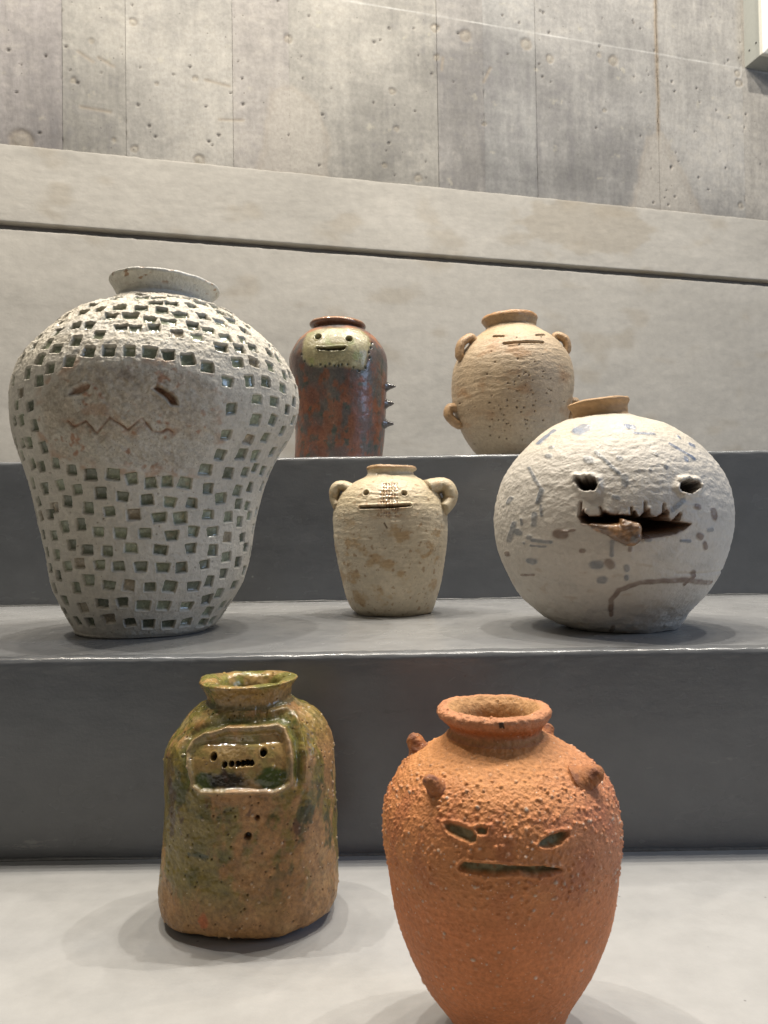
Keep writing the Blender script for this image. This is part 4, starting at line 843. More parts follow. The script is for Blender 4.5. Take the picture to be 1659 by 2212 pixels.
# ---- round tan pot with lugs
def pot_tan():
    d = POTS['C']
    t = thing('lug_pot', d['o'], 'round tan speckled pot with small side lugs and slit eyes on the top step', 'pot')
    p = Pot(d['rings'], d['nb'], 330, 300, wall=0.85)
    P, Z = p.P, p.Z
    m = clay('tan_stoneware', [(200, 0.6, 0.002, (1, 1, 2.2)), (800, 0.3, 0.0006, None)], var=0.16, vscale=230, spec=0.35,
             speck=[(190, 0.13, (0.06, 0.04, 0.03), 0.9), (120, 0.10, (0.08, 0.05, 0.03), 0.9), (160, 0.12, (0.6, 0.54, 0.45), 0.8)])
    dis = 0.0012 * fbm(P, 12, 2, 301) + 0.00012 * np.sin(Z * 520 + 4 * fbm(P, 9, 2, 302)) + 0.0009 * fbm(P, (60, 60, 170), 4, 303, 0.6)
    col = np.array((0.40, 0.305, 0.20)) * (1 + 0.30 * fbm(P, 40, 4, 304, 0.6))[..., None]
    col = mix(col, (0.33, 0.185, 0.085), 0.7 * ss(0.05, 0.4, fbm(P, (16, 16, 26), 4, 305)))
    col = mix(col, (0.40, 0.34, 0.25), 0.7 * ss(0.10, 0.03, Z + 0.02 * fbm(P, 25, 2, 306)))
    col = mix(col, (0.47, 0.36, 0.22), 0.6 * ss(0.20, 0.225, Z))
    rg = np.full(Z.shape, 0.5)
    spec = neck_spec(m)
    es = FEAT['C_eyes']
    for k in range(2):
        e = p.ld([es[2 * k], es[2 * k + 1]]) - 0.0017
        mk = ss(0.0005, -0.0012, e); dis -= 0.010 * mk; col = mix(col, (0.08, 0.05, 0.03), mk); p.part[e < 0] = 4 + k; spec[4 + k] = ('eye', m, None, None)
    e = p.ld(FEAT['C_mouth']) - 0.0024 + 0.0006 * fbm(P, 200, 2, 307)
    mk = ss(0.0005, -0.0014, e); dis -= 0.011 * mk; dis += 0.0009 * np.exp(-((e - 0.0012) / 0.0012) ** 2)
    col = mix(col, (0.09, 0.055, 0.03), mk); p.part[e < 0] = 6; spec[6] = ('mouth', m, None, None)
    rs = np.random.RandomState(8)
    for _ in range(90):
        c = (rs.normal(-0.010, 0.034), rs.normal(0.105, 0.04)); q_ = rs.uniform(0.0006, 0.0012); e = p.ed(c, q_, q_)
        mk = ss(0.0006, -0.0006, e); dis -= 0.003 * mk; col = mix(col, (0.05, 0.03, 0.02), 0.8 * mk)
    rc = mix((0.34, 0.24, 0.14), (0.42, 0.23, 0.10), ss(0.253, 0.259, Z))
    col = np.where(p.neck[..., None], rc * (1 + 0.25 * fbm(P, 70, 3, 308))[..., None], col)
    rg = np.where(p.neck, 0.30, rg)
    dis += np.where(p.neck, 0.0012 * fbm(P, 40, 2, 309), 0)
    p.disp = dis
    split_grid(t, p.final(), col, rg, p.part, spec)
    lc = lambda Q: np.array((0.37, 0.24, 0.13)) * (1 + 0.35 * fbm(Q, 90, 3, 310))[..., None]
    def lug(phi, za, zb, out, r, up=0.0):
        a, n = p.on(phi, za); b, n2 = p.on(phi, zb); nn = (n + n2) / 2; nn[2] = up; nn /= np.linalg.norm(nn)
        tt = np.array([math.cos(phi), math.sin(phi), 0])
        pth = [a - n * 0.006, a + nn * out * 0.45 + (a - b) * 0.18, a + nn * out + (b - a) * 0.20, a + nn * out * 0.92 + (b - a) * 0.55, b + nn * out * 0.25, b - n2 * 0.004]
        tube('lug', pth, [r, r * 1.02, r * 1.05, r, r * 0.95, r * 0.8], m, t, lc, 0.42, flat=1.5, noise=0.0012, seed=int(za * 777), side=tt)
    lug(-1.25, 0.2120, 0.184, 0.0135, 0.0072, 0.35)
    lug(-1.45, 0.095, 0.070, 0.0145, 0.0080, 0.0)
    lug(1.42, 0.217, 0.196, 0.0125, 0.0070, 0.45)
    lug(1.45, 0.103, 0.082, 0.010, 0.0070, 0.0)
pot_tan()

# ---- small cream jar with ears
def pot_cream():
    d = POTS['D']
    t = thing('eared_jar', d['o'], 'small cream jar with two ear handles, slit mouth and brown nose stripe', 'jar')
    p = Pot(d['rings'], d['nb'], 330, 330, wall=0.85)
    P, Z = p.P, p.Z
    m = clay('cream_stoneware', [(260, 0.55, 0.0016, (1, 1, 2.0)), (1000, 0.3, 0.0005, None)], var=0.12, vscale=230, spec=0.35,
             speck=[(260, 0.13, (0.16, 0.09, 0.05), 0.85), (160, 0.10, (0.10, 0.06, 0.035), 0.85)])
    mg = clay('amber_glaze', [(400, 0.4, 0.001, None)], var=0.25, vscale=300, spec=0.6, coat=0.6)
    dis = 0.0010 * fbm(P, 16, 2, 401) + 0.00010 * np.sin(Z * 780 + 5 * fbm(P, 14, 2, 402)) * ss(0.03, 0.08, Z) + 0.0008 * fbm(P, (70, 70, 190), 4, 403, 0.6)
    dis += ss(0.11, 0.14, Z) * 0.0006 * fbm(P, (60, 60, 240), 3, 404)
    col = np.array((0.56, 0.49, 0.375)) * (1 + 0.20 * fbm(P, 50, 4, 405))[..., None]
    left = ss(0.05, -0.05, p.X)
    sp = fbm(P, (36, 36, 44), 4, 406, 0.55)
    col = mix(col, (0.40, 0.255, 0.115), 0.70 * ss(0.04, 0.40, sp + 0.10 * left - 0.05) * ss(0.14, 0.11, Z))
    col = mix(col, (0.50, 0.40, 0.235), 0.6 * ss(0.118, 0.145, Z))
    col = mix(col, (0.30, 0.19, 0.10), 0.7 * ss(0.30, 0.42, fbm(P, 130, 3, 407)))
    rg = np.full(Z.shape, 0.46) - 0.1 * ss(0.12, 0.15, Z)
    spec = neck_spec(m)
    # nose stripe: a hatched patch under amber glaze
    sn = p.sd(FEAT['D_nose']) + 0.002 * fbm(P, 140, 3, 408)
    nm = ss(0.003, -0.004, sn + 0.003 * fbm(P, 160, 3, 415))
    mstain = np.exp(-((Z - 0.1325) / 0.010) ** 2 - ((p.X + 0.006) / 0.030) ** 2) * p.front * ss(-0.1, 0.3, fbm(P, (70, 70, 140), 4, 416))
    col = mix(col, (0.36, 0.20, 0.09), 0.7 * mstain)
    hat = np.maximum(np.exp(-((np.mod(p.X + 0.3, 0.0034) - 0.0017) / 0.0008) ** 2), np.exp(-((np.mod(Z, 0.0044) - 0.0022) / 0.0008) ** 2))
    hb = fbm(P, 200, 2, 409)
    dis += nm * (0.0012 * hat - 0.0012 + 0.0006 * hb)
    nc = mix(np.array((0.16, 0.065, 0.025)), np.array((0.45, 0.30, 0.15)), np.clip(hat * 0.9 + 0.3 * hb, 0, 1))
    col = mix(col, nc, 0.85 * nm * ss(-0.2, 0.2, fbm(P, 130, 3, 410) + 0.05)); rg = rg * (1 - nm) + 0.14 * nm
    p.part[(sn < -0.0005) & p.front] = 3; spec[3] = ('nose', mg, None, 'amber glazed hatched nose stripe')
    for k, (x, z) in enumerate(FEAT['D_eyes']):
        a = (0.5 if k == 0 else -0.45); dx, dz = p.X - x, Z - z
        xr, zr = dx * math.cos(a) + dz * math.sin(a), -dx * math.sin(a) + dz * math.cos(a)
        e = np.where(p.front, (np.hypot(xr / 0.0036, zr / 0.0030) - 1) * 0.003, 1.0)
        mk = ss(0.0004, -0.0014, e); dis -= 0.010 * mk; dis += 0.0007 * np.exp(-((e - 0.0008) / 0.0009) ** 2)
        col = mix(col, (0.07, 0.05, 0.03), mk); p.part[e < -0.0001] = 4 + k; spec[4 + k] = ('eye', m, None, None)
    e = p.ld(FEAT['D_mouth']) - 0.0013
    up = np.where(p.front, np.abs(p.ld([(x, z + 0.0035) for x, z in FEAT['D_mouth']])), 1.0)
    dis += 0.0013 * np.exp(-((e - 0.0014) / 0.0011) ** 2) + 0.0007 * np.exp(-(up / 0.0012) ** 2)
    mk = ss(0.0004, -0.0011, e); dis -= 0.012 * mk; col = mix(col, (0.05, 0.035, 0.02), mk); p.part[e < 0] = 6; spec[6] = ('mouth', m, None, None)
    e = p.ld(FEAT['D_scratch']) - 0.0008; mk = ss(0.0005, -0.0006, e); dis -= 0.002 * mk; col = mix(col, (0.12, 0.06, 0.03), 0.9 * mk)
    rc = mix((0.46, 0.40, 0.30), (0.42, 0.25, 0.12), ss(0.1835, 0.187, Z) * 0.8)
    col = np.where(p.neck[..., None], rc * (1 + 0.22 * fbm(P, 90, 3, 411))[..., None], col); rg = np.where(p.neck, 0.24, rg)
    dis += np.where(p.neck, 0.0008 * fbm(P, 70, 2, 412), 0)
    p.disp = dis
    split_grid(t, p.final(), col, rg, p.part, spec)
    lc = lambda Q: mix(np.array((0.47, 0.39, 0.26)), np.array((0.40, 0.25, 0.12)), 0.7 * ss(0.1, 0.4, fbm(Q, 110, 3, 413)))
    def ear(phi, za, zb, path_xz, r):
        a, n = p.on(phi, za); b, n2 = p.on(phi, zb)
        pth = [a - n * 0.008] + [np.array([x, a[1] * 0.6, z]) for x, z in path_xz] + [b - n2 * 0.004]
        tube('ear_handle', pth, [r * 1.1, r, r * 0.92, r * 0.95, r * 0.9, r * 0.8][:len(pth)], m, t, lc, 0.4, flat=1.75, noise=0.0011, seed=int(500 + phi * 10), side=(math.cos(phi) * 0.3, 1, 0))
    ear(-1.40, 0.1650, 0.138, [(-0.0610, 0.1640), (-0.0700, 0.1640), (-0.0735, 0.1580), (-0.0735, 0.1475)], 0.0074)
    ear(1.25, 0.1650, 0.130, [(0.0590, 0.1630), (0.0690, 0.1625), (0.0745, 0.1540), (0.0735, 0.1435)], 0.0104)
pot_cream()

# ---- white globe with a torn mouth
def pot_globe():
    d = POTS['E']
    t = thing('globe_vase', d['o'], 'round white vase with splattered marks, torn open mouth and brown nose', 'vase')
    p = Pot(d['rings'], d['nb'], 520, 440, wall=0.86, foot=0.006)
    P, Z = p.P, p.Z
    m = clay('chalk_white_slip', [(230, 0.6, 0.0022, None), (900, 0.4, 0.0007, None)], var=0.07, vscale=200, spec=0.35,
             speck=[(150, 0.075, (0.20, 0.13, 0.09), 0.8)])
    mn = clay('brown_nose_glaze', [(260, 0.6, 0.002, None)], var=0.3, vscale=300, spec=0.6, coat=0.6)
    mi = clay('raw_brown_clay', [(300, 0.7, 0.002, None)], var=0.3, vscale=250, spec=0.2)
    mr = clay('bare_rim_clay', [(300, 0.6, 0.001, None)], var=0.12, vscale=220, spec=0.25, speck=[(160, 0.09, (0.12, 0.07, 0.04), 0.8)])
    dis = 0.0016 * fbm(P, 11, 2, 501) + 0.0007 * fbm(P, (40, 40, 80), 3, 502) + 0.00045 * fbm(P, (110, 110, 240), 3, 503)
    band = ss(0.10, 0.12, Z) * ss(0.20, 0.17, Z)
    dis += band * 0.0009 * fbm(P, (55, 55, 120), 4, 504, 0.6)
    dis += 0.0016 * ss(0.045, 0.02, Z) * fbm(P, (50, 50, 90), 3, 505)
    dis -= 0.0012 * np.exp(-((Z - 0.062 - 0.003 * fbm(P, 12, 2, 506)) / 0.0012) ** 2) * (p.X > 0.02)
    col = np.array((0.515, 0.475, 0.415)) * (1 + 0.10 * fbm(P, 24, 4, 507))[..., None]
    col = mix(col, (0.55, 0.49, 0.37), 0.6 * ss(0.17, 0.21, Z))
    col = mix(col, (0.37, 0.345, 0.31), 0.45 * ss(0.10, 0.4, fbm(P, (22, 22, 50), 4, 508)))
    col = mix(col, (0.40, 0.31, 0.23), 0.45 * ss(0.24, 0.45, fbm(P, (40, 40, 90), 3, 509)) * ss(0.10, 0.06, Z))
    rg = np.full(Z.shape, 0.5) - 0.16 * ss(0.15, 0.2, Z) * ss(-0.1, 0.3, fbm(P, 40, 2, 510))
    # splashes of slip: 0 slate, 1 cobalt, 2 brown
    PAL = [np.array((0.165, 0.175, 0.185)), np.array((0.13, 0.165, 0.24)), np.array((0.155, 0.11, 0.085))]
    wob = 0.0007 * fbm(P, 150, 3, 511)
    for (pts, w, k) in E_SPLAT:
        dd = p.ld(pts) + wob
        core = ss(w * 1.45, w * 0.75, dd)
        col = mix(col, PAL[k] * 1.15, 0.85 * core * (0.8 + 0.25 * ss(-0.3, 0.3, fbm(P, 90, 2, 512))))
        dis += 0.0005 * core; rg = rg * (1 - core) + 0.24 * core
    spec = neck_spec(m); spec[1] = ('neck', mr, None, 'bare tan clay neck'); spec[2] = ('rim', mr, 1, None)
    mp_ = [(x, 0.1185 + (z - 0.1185) * 0.42 if z > 0.1185 else (z - 0.0012 if z < 0.1145 else z)) for x, z in FEAT['E_mouth']]
    em = p.sd(mp_) + 0.0008 * fbm(P, 260, 2, 515)
    en = p.sd(FEAT['E_nose']) - 0.0026 + 0.0007 * fbm(P, 200, 2, 516)
    en = np.minimum(en, p.ed((-0.0275, 0.1005), 0.0088, 0.0085) + 0.0010 * fbm(P, 140, 2, 530))
    for k in range(2):
        e = p.sd(FEAT['E_eye%d' % k]) + 0.0012 * fbm(P, 200, 3, 517)
        dis += 0.0034 * np.exp(-((e - 0.003) / 0.003) ** 2) * (0.9 + 1.1 * fbm(P, 120, 3, 518)) * ss(-0.0005, 0.001, e)
        e = e - 0.0010
        mk = ss(0.0006, -0.0007, e); dis -= 0.050 * mk
        col = mix(col, (0.06, 0.036, 0.022), ss(0.0012, 0.0, e))
        p.part[e < -0.0004] = 4 + k; spec[4 + k] = ('eye', mi, None, None)
    lipn = fbm(P, 120, 3, 519)
    dis += 0.0012 * np.exp(-((em - 0.002) / 0.0025) ** 2) * (0.1 + 1.6 * lipn) * (em > 0)
    mk = ss(0.0006, -0.0009, em); dis -= 0.052 * mk
    col = mix(col, (0.075, 0.038, 0.02), mk)
    col = mix(col, (0.20, 0.105, 0.055), 0.85 * np.exp(-(em / 0.0018) ** 2))
    p.part[em < -0.0003] = 6; spec[6] = ('mouth', mi, None, 'torn open mouth with jagged upper edge')
    for q in ((-0.049, 0.119, -0.051, 0.126), (-0.0242, 0.118, -0.024, 0.125), (-0.012, 0.119, -0.0115, 0.130), (0.0051, 0.119, 0.0065, 0.128), (-0.0685, 0.119, -0.0668, 0.131), (0.018, 0.1154, 0.022, 0.119)):
        dd = p.ld([q[:2], q[2:]]); mk = np.exp(-(dd / 0.0009) ** 2); dis -= 0.005 * mk; col = mix(col, (0.17, 0.09, 0.05), 0.8 * mk)
    # the nose: a lump of brown glazed clay pressed across the lip
    nmk = ss(0.0004, -0.0016, en)
    prof = np.sqrt(np.clip(-en / 0.0075, 0, 1) * (2 - np.clip(-en / 0.0075, 0, 1)))
    depth = (0.003 + 0.009 * ss(-0.060, -0.026, p.X)) * prof
    dis = dis * (1 - nmk) + nmk * (depth + 0.0016 * fbm(P, 150, 3, 520))
    nc = mix((0.15, 0.085, 0.045), (0.30, 0.165, 0.075), ss(-0.1, 0.3, fbm(P, 120, 3, 521)))
    nc = mix(nc, (0.08, 0.075, 0.07), 0.8 * ss(0.0045, 0.002, np.hypot(p.X + 0.0245, Z - 0.0975)))
    col = mix(col, nc, nmk); rg = rg * (1 - nmk) + 0.26 * nmk
    p.part[(en < -0.0002)] = 7; spec[7] = ('nose', mn, None, 'lump of brown glazed clay')
    rc = np.array((0.40, 0.255, 0.135)) * (1 + 0.2 * fbm(P, (60, 60, 180), 3, 522))[..., None]
    col = np.where(p.neck[..., None], rc, col); rg = np.where(p.neck, 0.6, rg)
    dis += np.where(p.neck, 0.0006 * fbm(P, 60, 2, 523), 0)
    p.disp = dis
    split_grid(t, p.final(), col, rg, p.part, spec)
pot_globe()

# ---- green and tan glazed bottle with a framed face
def pot_green():
    d = POTS['F']
    t = thing('framed_face_bottle', d['o'], 'green and tan glazed squat bottle with a framed face, on the lowest level', 'bottle')
    p = Pot(d['rings'], d['nb'], 460, 480, dep=0.86, sq=2.35, wall=0.73, foot=0.007, deep=0.05)
    P, Z = p.P, p.Z
    m = clay('ash_glaze', [(240, 0.45, 0.0014, None), (900, 0.3, 0.0005, None)], var=0.34, vscale=300, spec=0.45, coat=0.18,
             speck=[(330, 0.13, (0.05, 0.03, 0.015), 0.8), (210, 0.10, (0.55, 0.48, 0.38), 0.8), (150, 0.085, (0.03, 0.02, 0.01), 0.9)])
    mf = clay('pooled_green_glaze', [(260, 0.35, 0.001, None)], var=0.25, vscale=260, spec=0.55, coat=0.35,
              speck=[(380, 0.14, (0.06, 0.035, 0.02), 0.7)])
    dis = 0.0024 * fbm(P, 20, 2, 601) + 0.0012 * fbm(P, 70, 4, 602, 0.6) + 0.0003 * fbm(P, 240, 3, 603)
    w1, r1 = worley(P, 210, 3)
    grit = ss(0.30, 0.12, w1) * (r1 > 0.90)
    dis += 0.0009 * grit
    w2, r2 = worley(P, 260, 4)
    pin = ss(0.22, 0.10, w2) * (r2 > 0.72); dis -= 0.0012 * pin
    col = np.array((0.30, 0.160, 0.058)) * (1 + 0.60 * fbm(P, 60, 5, 604, 0.7))[..., None]
    col = mix(col, (0.36, 0.225, 0.095), 0.6 * ss(0.0, 0.35, fbm(P, 30, 3, 605)))
    g = fbm(P, (26, 26, 14), 4, 606, 0.6); lean = ss(0.055, -0.045, p.X)
    g = g + 0.45 * fbm(P, (95, 95, 60), 4, 626, 0.7)
    gm = ss(-0.12, 0.16, g + 0.36 * lean - 0.08) * ss(0.010, 0.045, Z + 0.012 * fbm(P, 40, 2, 627))
    gcol = mix((0.165, 0.135, 0.028), (0.075, 0.080, 0.012), ss(0.0, 0.4, fbm(P, 60, 3, 607)))
    col = mix(col, gcol, 0.85 * gm)
    col = mix(col, (0.045, 0.055, 0.016), 0.8 * ss(0.14, 0.36, fbm(P, (58, 58, 34), 4, 608, 0.65)) * ss(0.03, 0.06, Z))
    col = mix(col, (0.075, 0.032, 0.018), 0.8 * ss(0.22, 0.40, fbm(P, (60, 60, 34), 4, 609, 0.65)) * ss(0.04, 0.07, Z))
    sh = ss(0.118, 0.150, Z)
    col = mix(col, (0.155, 0.16, 0.035), 0.45 * sh * ss(-0.2, 0.2, fbm(P, 40, 3, 610)))
    col = mix(col, (0.38, 0.27, 0.14), 0.5 * sh * ss(0.1, 0.4, fbm(P, 60, 3, 611)))
    col = mix(col, (0.50, 0.40, 0.28), grit * 0.7); col = mix(col, (0.05, 0.03, 0.015), pin * 0.8)
    rg = 0.55 - 0.36 * np.clip(gm * 0.6 + sh, 0, 1) + 0.12 * fbm(P, 60, 2, 612)
    for (x, z), rad, cc in ((FEAT['F_marks'][0], 0.0022, (0.015, 0.012, 0.01)), (FEAT['F_marks'][1], 0.0014, (0.08, 0.035, 0.015))):
        e = p.ed((x, z), rad, rad); mk = ss(0.0008, -0.001, e); dis -= 0.004 * mk; col = mix(col, cc, mk)
    for (x, z), rx, rz, cc, a in ((FEAT['F_marks'][2], 0.007, 0.002, (0.03, 0.05, 0.035), .8), (FEAT['F_marks'][3], 0.0026, 0.0042, (0.42, 0.10, 0.03), .7), (FEAT['F_marks'][4], 0.003, 0.02, (0.06, 0.03, 0.02), .7), (FEAT['F_marks'][5], 0.004, 0.012, (0.07, 0.035, 0.02), .5), (FEAT['F_marks'][6], 0.006, 0.008, (0.04, 0.055, 0.025), .8)):
        e = p.ed((x, z), rx, rz) + 0.004 * fbm(P, 120, 3, 613); col = mix(col, cc, a * ss(0.001, -0.001, e))
    # the framed face
    er = p.sd(FEAT['F_ridge']) + 0.0005 * fbm(P, 90, 2, 614)
    inside = ss(-0.0010, -0.0032, er)
    dis = dis * (1 - 0.4 * inside) - 0.0013 * inside
    topdip = inside * ss(0.1345, 0.1385, Z)
    dis -= 0.0016 * topdip
    dis += 0.0026 * np.exp(-(er / 0.0017) ** 2) - 0.0026 * np.exp(-((er - 0.0052) / 0.0024) ** 2) * ss(0.104, 0.112, Z)
    dis += 0.0020 * np.exp(-((er - 0.0088) / 0.0016) ** 2) * (p.X > 0.02) * ss(0.106, 0.118, Z)
    fc = np.array((0.32, 0.205, 0.075)) * (1 + 0.35 * fbm(P, 80, 3, 615))[..., None]
    fc = mix(fc, (0.24, 0.215, 0.065), 0.6 * ss(-0.05, 0.3, fbm(P, 70, 3, 616)))
    col = mix(col, fc, 0.9 * inside)
    col = mix(col, (0.36, 0.25, 0.14), 0.75 * np.exp(-(er / 0.0014) ** 2))
    moat = np.exp(-((er - 0.0050) / 0.0026) ** 2) * ss(0.104, 0.112, Z)
    col = mix(col, (0.085, 0.10, 0.03), 0.7 * moat); rg = rg * (1 - inside) + 0.12 * inside; rg = rg * (1 - moat) + 0.14 * moat
    pl = FEAT['F_pool']
    for (c, rx, rz, cc) in ((pl[1], 0.0085, 0.0055, (0.035, 0.065, 0.008)), (pl[2], 0.0105, 0.0075, (0.03, 0.06, 0.006)), (pl[0], 0.0130, 0.0058, (0.010, 0.007, 0.004))):
        e = p.ed(c, rx, rz) + 0.0030 * fbm(P, 130, 3, 617); mk = ss(0.0022, -0.0016, e) * inside
        col = mix(col, cc, 0.93 * mk)
    e = p.ld([(-0.0075, 0.121), (-0.0058, 0.114)]) - 0.0018 + 0.001 * fbm(P, 150, 2, 618); col = mix(col, (0.05, 0.025, 0.015), 0.85 * ss(0.001, -0.001, e) * inside)
    p.part[(er < -0.0006) & p.front] = 3
    spec = neck_spec(m); spec[3] = ('face_panel', mf, None, 'sunken glazed face with raised frame')
    p.part[(np.abs(er) < 0.0019) & p.front] = 8; spec[8] = ('face_frame', m, None, None)
    for k, (x, z) in enumerate(FEAT['F_eyes']):
        e = p.ed((x, z), 0.0022, 0.0026) + 0.0003 * fbm(P, 300, 2, 619)
        mk = ss(0.0004, -0.0010, e); dis -= 0.010 * mk; dis += 0.0004 * np.exp(-((e - 0.0006) / 0.0006) ** 2)
        col = mix(col, (0.03, 0.02, 0.012), mk); p.part[e < 0] = 4 + k; spec[4 + k] = ('eye', m, 3, None)
    for k, (x, z) in enumerate(FEAT['F_teeth']):
        e = p.ed((x, z), 0.00185, 0.0021) + 0.0003 * fbm(P, 300, 2, 620)
        mk = ss(0.0003, -0.0008, e); dis -= 0.010 * mk * (dis > -0.008)
        col = mix(col, (0.03, 0.02, 0.012), mk); p.part[e < 0] = 9 + k; spec[9 + k] = ('mouth_hole', m, 3, None)
    rc = np.array((0.29, 0.185, 0.065)) * (1 + 0.25 * fbm(P, 60, 3, 621))[..., None]
    rc = mix(rc, (0.14, 0.15, 0.03), 0.75 * ss(-0.05, 0.25, fbm(P, 55, 3, 622) + 0.2 * (p.q > p.qrim + 1.4) - 0.05))
    rc = mix(rc, (0.09, 0.09, 0.045), 0.6 * ss(0.1605, 0.157, Z) * p.neck)
    col = np.where(p.neck[..., None], rc, col); rg = np.where(p.neck, 0.16 + 0.1 * fbm(P, 60, 2, 623), rg)
    dis += np.where(p.neck, 0.0014 * fbm(P, 42, 2, 624) + 0.0004 * fbm(P, 160, 2, 625), 0)
    p.disp = dis
    split_grid(t, p.final(), col, np.clip(rg, 0.07, 1), p.part, spec)
pot_green()

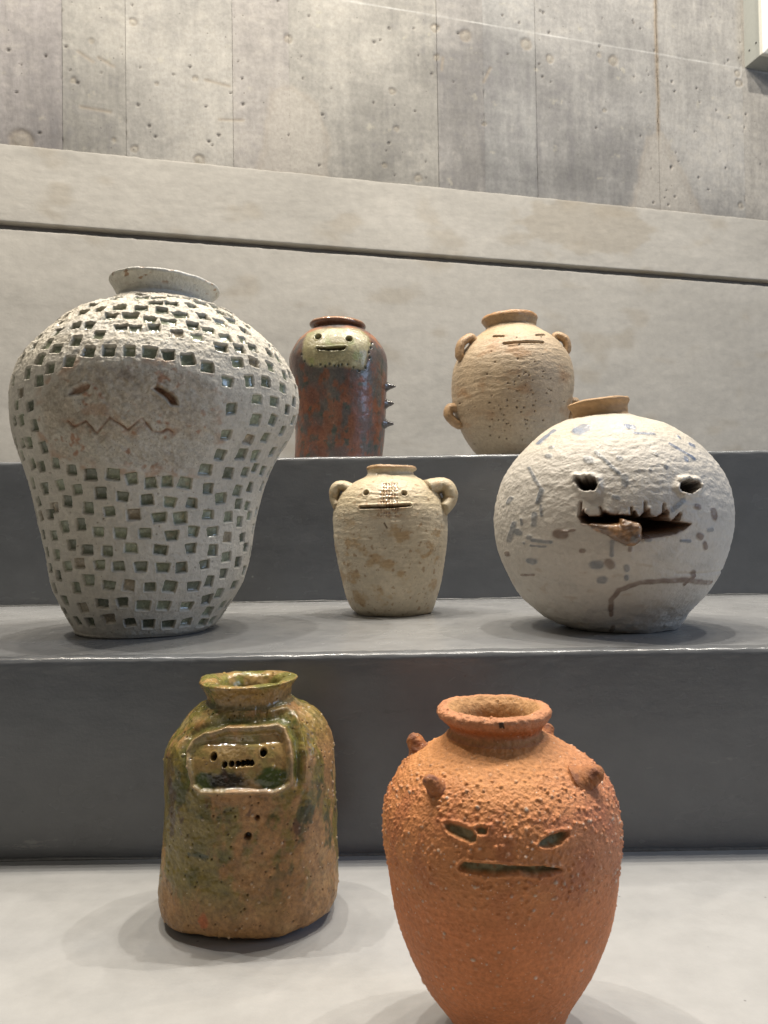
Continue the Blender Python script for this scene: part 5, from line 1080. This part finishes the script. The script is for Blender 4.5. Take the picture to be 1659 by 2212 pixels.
# ---- terracotta jar
def pot_terracotta():
    d = POTS['G']
    t = thing('terracotta_jar', d['o'], 'rough orange terracotta jar with small horn knobs, nearest the viewer', 'jar')
    p = Pot(d['rings'], d['nb'], 560, 540, wall=0.80, foot=0.003, deep=0.02)
    P, Z = p.P, p.Z
    m = clay('rough_terracotta', [(420, 0.7, 0.0012, None), (1500, 0.6, 0.0005, None)], var=0.2, vscale=420, spec=0.25,
             speck=[(420, 0.15, (0.62, 0.46, 0.34), 0.75), (230, 0.10, (0.70, 0.60, 0.50), 0.85), (300, 0.035, (0.03, 0.02, 0.015), 0.7)])
    mp = clay('grey_slip', [(400, 0.5, 0.001, None)], var=0.3, vscale=300, spec=0.25, speck=[(500, 0.15, (0.08, 0.04, 0.02), 0.8)])
    up = ss(0.085, 0.115, Z + 0.006 * fbm(P, 40, 2, 700)) * p.body
    mid_ = up * ss(0.172, 0.150, Z)
    dis = 0.0010 * fbm(P, 18, 2, 701) + 0.00025 * fbm(P, 260, 3, 702)
    dis += 0.00007 * np.sin(Z * 1400 + 5 * fbm(P, 30, 2, 703)) * (1 - up)
    dis += mid_ * (0.0007 * fbm(P, (90, 90, 220), 5, 704, 0.9) + 0.0006 * fbm(P, (330, 330, 620), 3, 705, 0.9)) + (up - mid_) * 0.0007 * fbm(P, 260, 3, 706)
    sho = 1 - (up - mid_) * p.body
    w1, r1 = worley(P, 320, 5)
    gr = ss(0.45, 0.15, w1) * (r1 > 0.45) * sho; dis += gr * (0.00018 + 0.0008 * mid_)
    w2, r2 = worley(P, 150, 6)
    g2 = ss(0.05 + 0.12 * r2, 0.03 + 0.05 * r2, w2) * (r2 > 0.35) * sho; dis += g2 * 0.0007
    col = np.array((0.57, 0.205, 0.080)) * (1 + 0.24 * fbm(P, 40, 4, 707))[..., None]
    col = mix(col, (0.54, 0.225, 0.085), 0.85 * up)
    col = mix(col, (0.38, 0.125, 0.055), 0.5 * mid_ * ss(-0.1, 0.3, fbm(P, 60, 3, 708)))
    col = mix(col, (0.52, 0.25, 0.09), 0.6 * ss(0.140, 0.160, Z) * p.body)
    col = mix(col, (0.42, 0.175, 0.125), 0.35 * up * ss(0.0, 0.05, p.X))
    col = mix(col, (0.60, 0.42, 0.29), 0.45 * gr * ss(0.8, 0.95, r1))
    col = mix(col, (0.66, 0.55, 0.44), 0.8 * g2)
    rs = np.random.RandomState(12)
    for _ in range(60):
        c0 = (rs.uniform(-0.062, 0.062), rs.normal(0.122, 0.014) if rs.rand() < 0.6 else rs.uniform(0.02, 0.15)); a_ = rs.uniform(0.0004, 0.0009)
        e = p.ed(c0, a_ * rs.uniform(0.8, 1.4), a_); mk = ss(0.0003, -0.0004, e)
        dis += 0.0007 * mk; col = mix(col, np.array((0.64, 0.52, 0.40)) * rs.uniform(0.75, 1.05), 0.85 * mk)
    rg = np.full(Z.shape, 0.62) - 0.12 * mid_
    spec = neck_spec(m)
    def cut(e, dep, pid, name):
        nonlocal dis, col, rg
        e = e + 0.0004 * fbm(P, 320, 2, 710)
        mk = ss(0.0003, -0.0011, e)
        dis = dis * (1 - mk) - dep * mk + mk * 0.0003 * fbm(P, 400, 2, 711)
        dis += 0.0008 * np.exp(-((e - 0.0009) / 0.0008) ** 2)
        pc = mix((0.30, 0.265, 0.155), (0.20, 0.165, 0.085), ss(-0.1, 0.3, fbm(P, 200, 3, 712)))
        pc = mix(pc, (0.33, 0.14, 0.05), 0.6 * ss(0.25, 0.4, fbm(P, 240, 2, 713)))
        col = mix(col, pc, mk); p.part[e < -0.0001] = pid; spec[pid] = (name, mp, None, None)
    cut(p.sd(FEAT['G_eyeL']), 0.0036, 4, 'eye')
    cut(p.sd(FEAT['G_sq']), 0.0022, 4, 'eye')
    cut(p.sd(FEAT['G_eyeR']), 0.0036, 5, 'eye')
    cut(p.sd(FEAT['G_mouth']), 0.0036, 6, 'mouth')
    nz = (Z - 0.169) + 0.016 * p.X
    rc = np.array((0.46, 0.205, 0.10)) * (1 + 0.22 * fbm(P, 70, 3, 714))[..., None]
    rc = mix(rc, (0.44, 0.235, 0.09), 0.8 * ss(0.0015, -0.0015, np.abs(nz) - 0.001))
    rc = mix(rc, (0.44, 0.125, 0.030), 0.8 * np.exp(-((nz - 0.005) / 0.0022) ** 2) * (p.q < p.qrim + 0.5))
    rc = mix(rc, (0.42, 0.235, 0.095), 0.8 * ss(p.qrim + 2.2, p.qrim + 3.4, p.q))
    col = np.where(p.neck[..., None], rc, col)
    dis += np.where(p.neck, 0.0008 * fbm(P, 60, 2, 715) + 0.0005 * fbm(P, 260, 3, 716), 0)
    rimm = (p.q > p.qrim - 0.6) & (p.q < p.qrim + 2.4)
    dis += np.where(rimm, 0.0006 * fbm(P, (240, 240, 500), 3, 717), 0)
    e = np.where((np.cos(p.phi) > 0) & rimm, np.maximum(np.abs(p.X + 0.006 + 0.2 * (Z - 0.179)) - 0.0014, np.abs(Z - 0.1790) - 0.0030) + 0.0004 * fbm(P, 300, 2, 718), 1)
    col = mix(col, (0.018, 0.022, 0.018), 0.9 * ss(0.0003, -0.0003, e))
    # apply the relief and split the jar into its parts
    p.disp = dis
    split_grid(t, p.final(), col, rg, p.part, spec)
    kc = lambda Q: mix(np.array((0.36, 0.145, 0.055)), np.array((0.24, 0.10, 0.055)), ss(-0.1, 0.3, fbm(Q, 150, 3, 720)))
    def knob(phi, z, L, up_, tip=None, k=1.0):
        q, n = p.on(phi, z)
        v = n + np.array([0, 0, up_]) + (np.array(tip) if tip is not None else 0); v /= np.linalg.norm(v)
        pth = [q - v * 0.004, q - v * 0.0005, q + v * L * 0.25, q + v * L * 0.55, q + v * L * 0.8, q + v * L * 0.97]
        tube('horn_knob', pth, [0.0125 * k, 0.0094 * k, 0.0072 * k, 0.0060 * k, 0.0047 * k, 0.0022 * k], m, t, kc, 0.62, seg=36, n_per=10, noise=0.0011, seed=int(z * 4000 + phi), nscale=260)
    knob(-0.80, 0.1505, 0.0095, 0.05, (-0.10, 0, 0), 0.62)
    knob(0.90, 0.1520, 0.0105, 0.0, (0.70, 0.1, 0), 0.80)
    knob(-1.85, 0.1560, 0.0100, 0.15, None, 0.75)
    knob(2.25, 0.1600, 0.0070, 0.1, None, 0.6)
pot_terracotta()
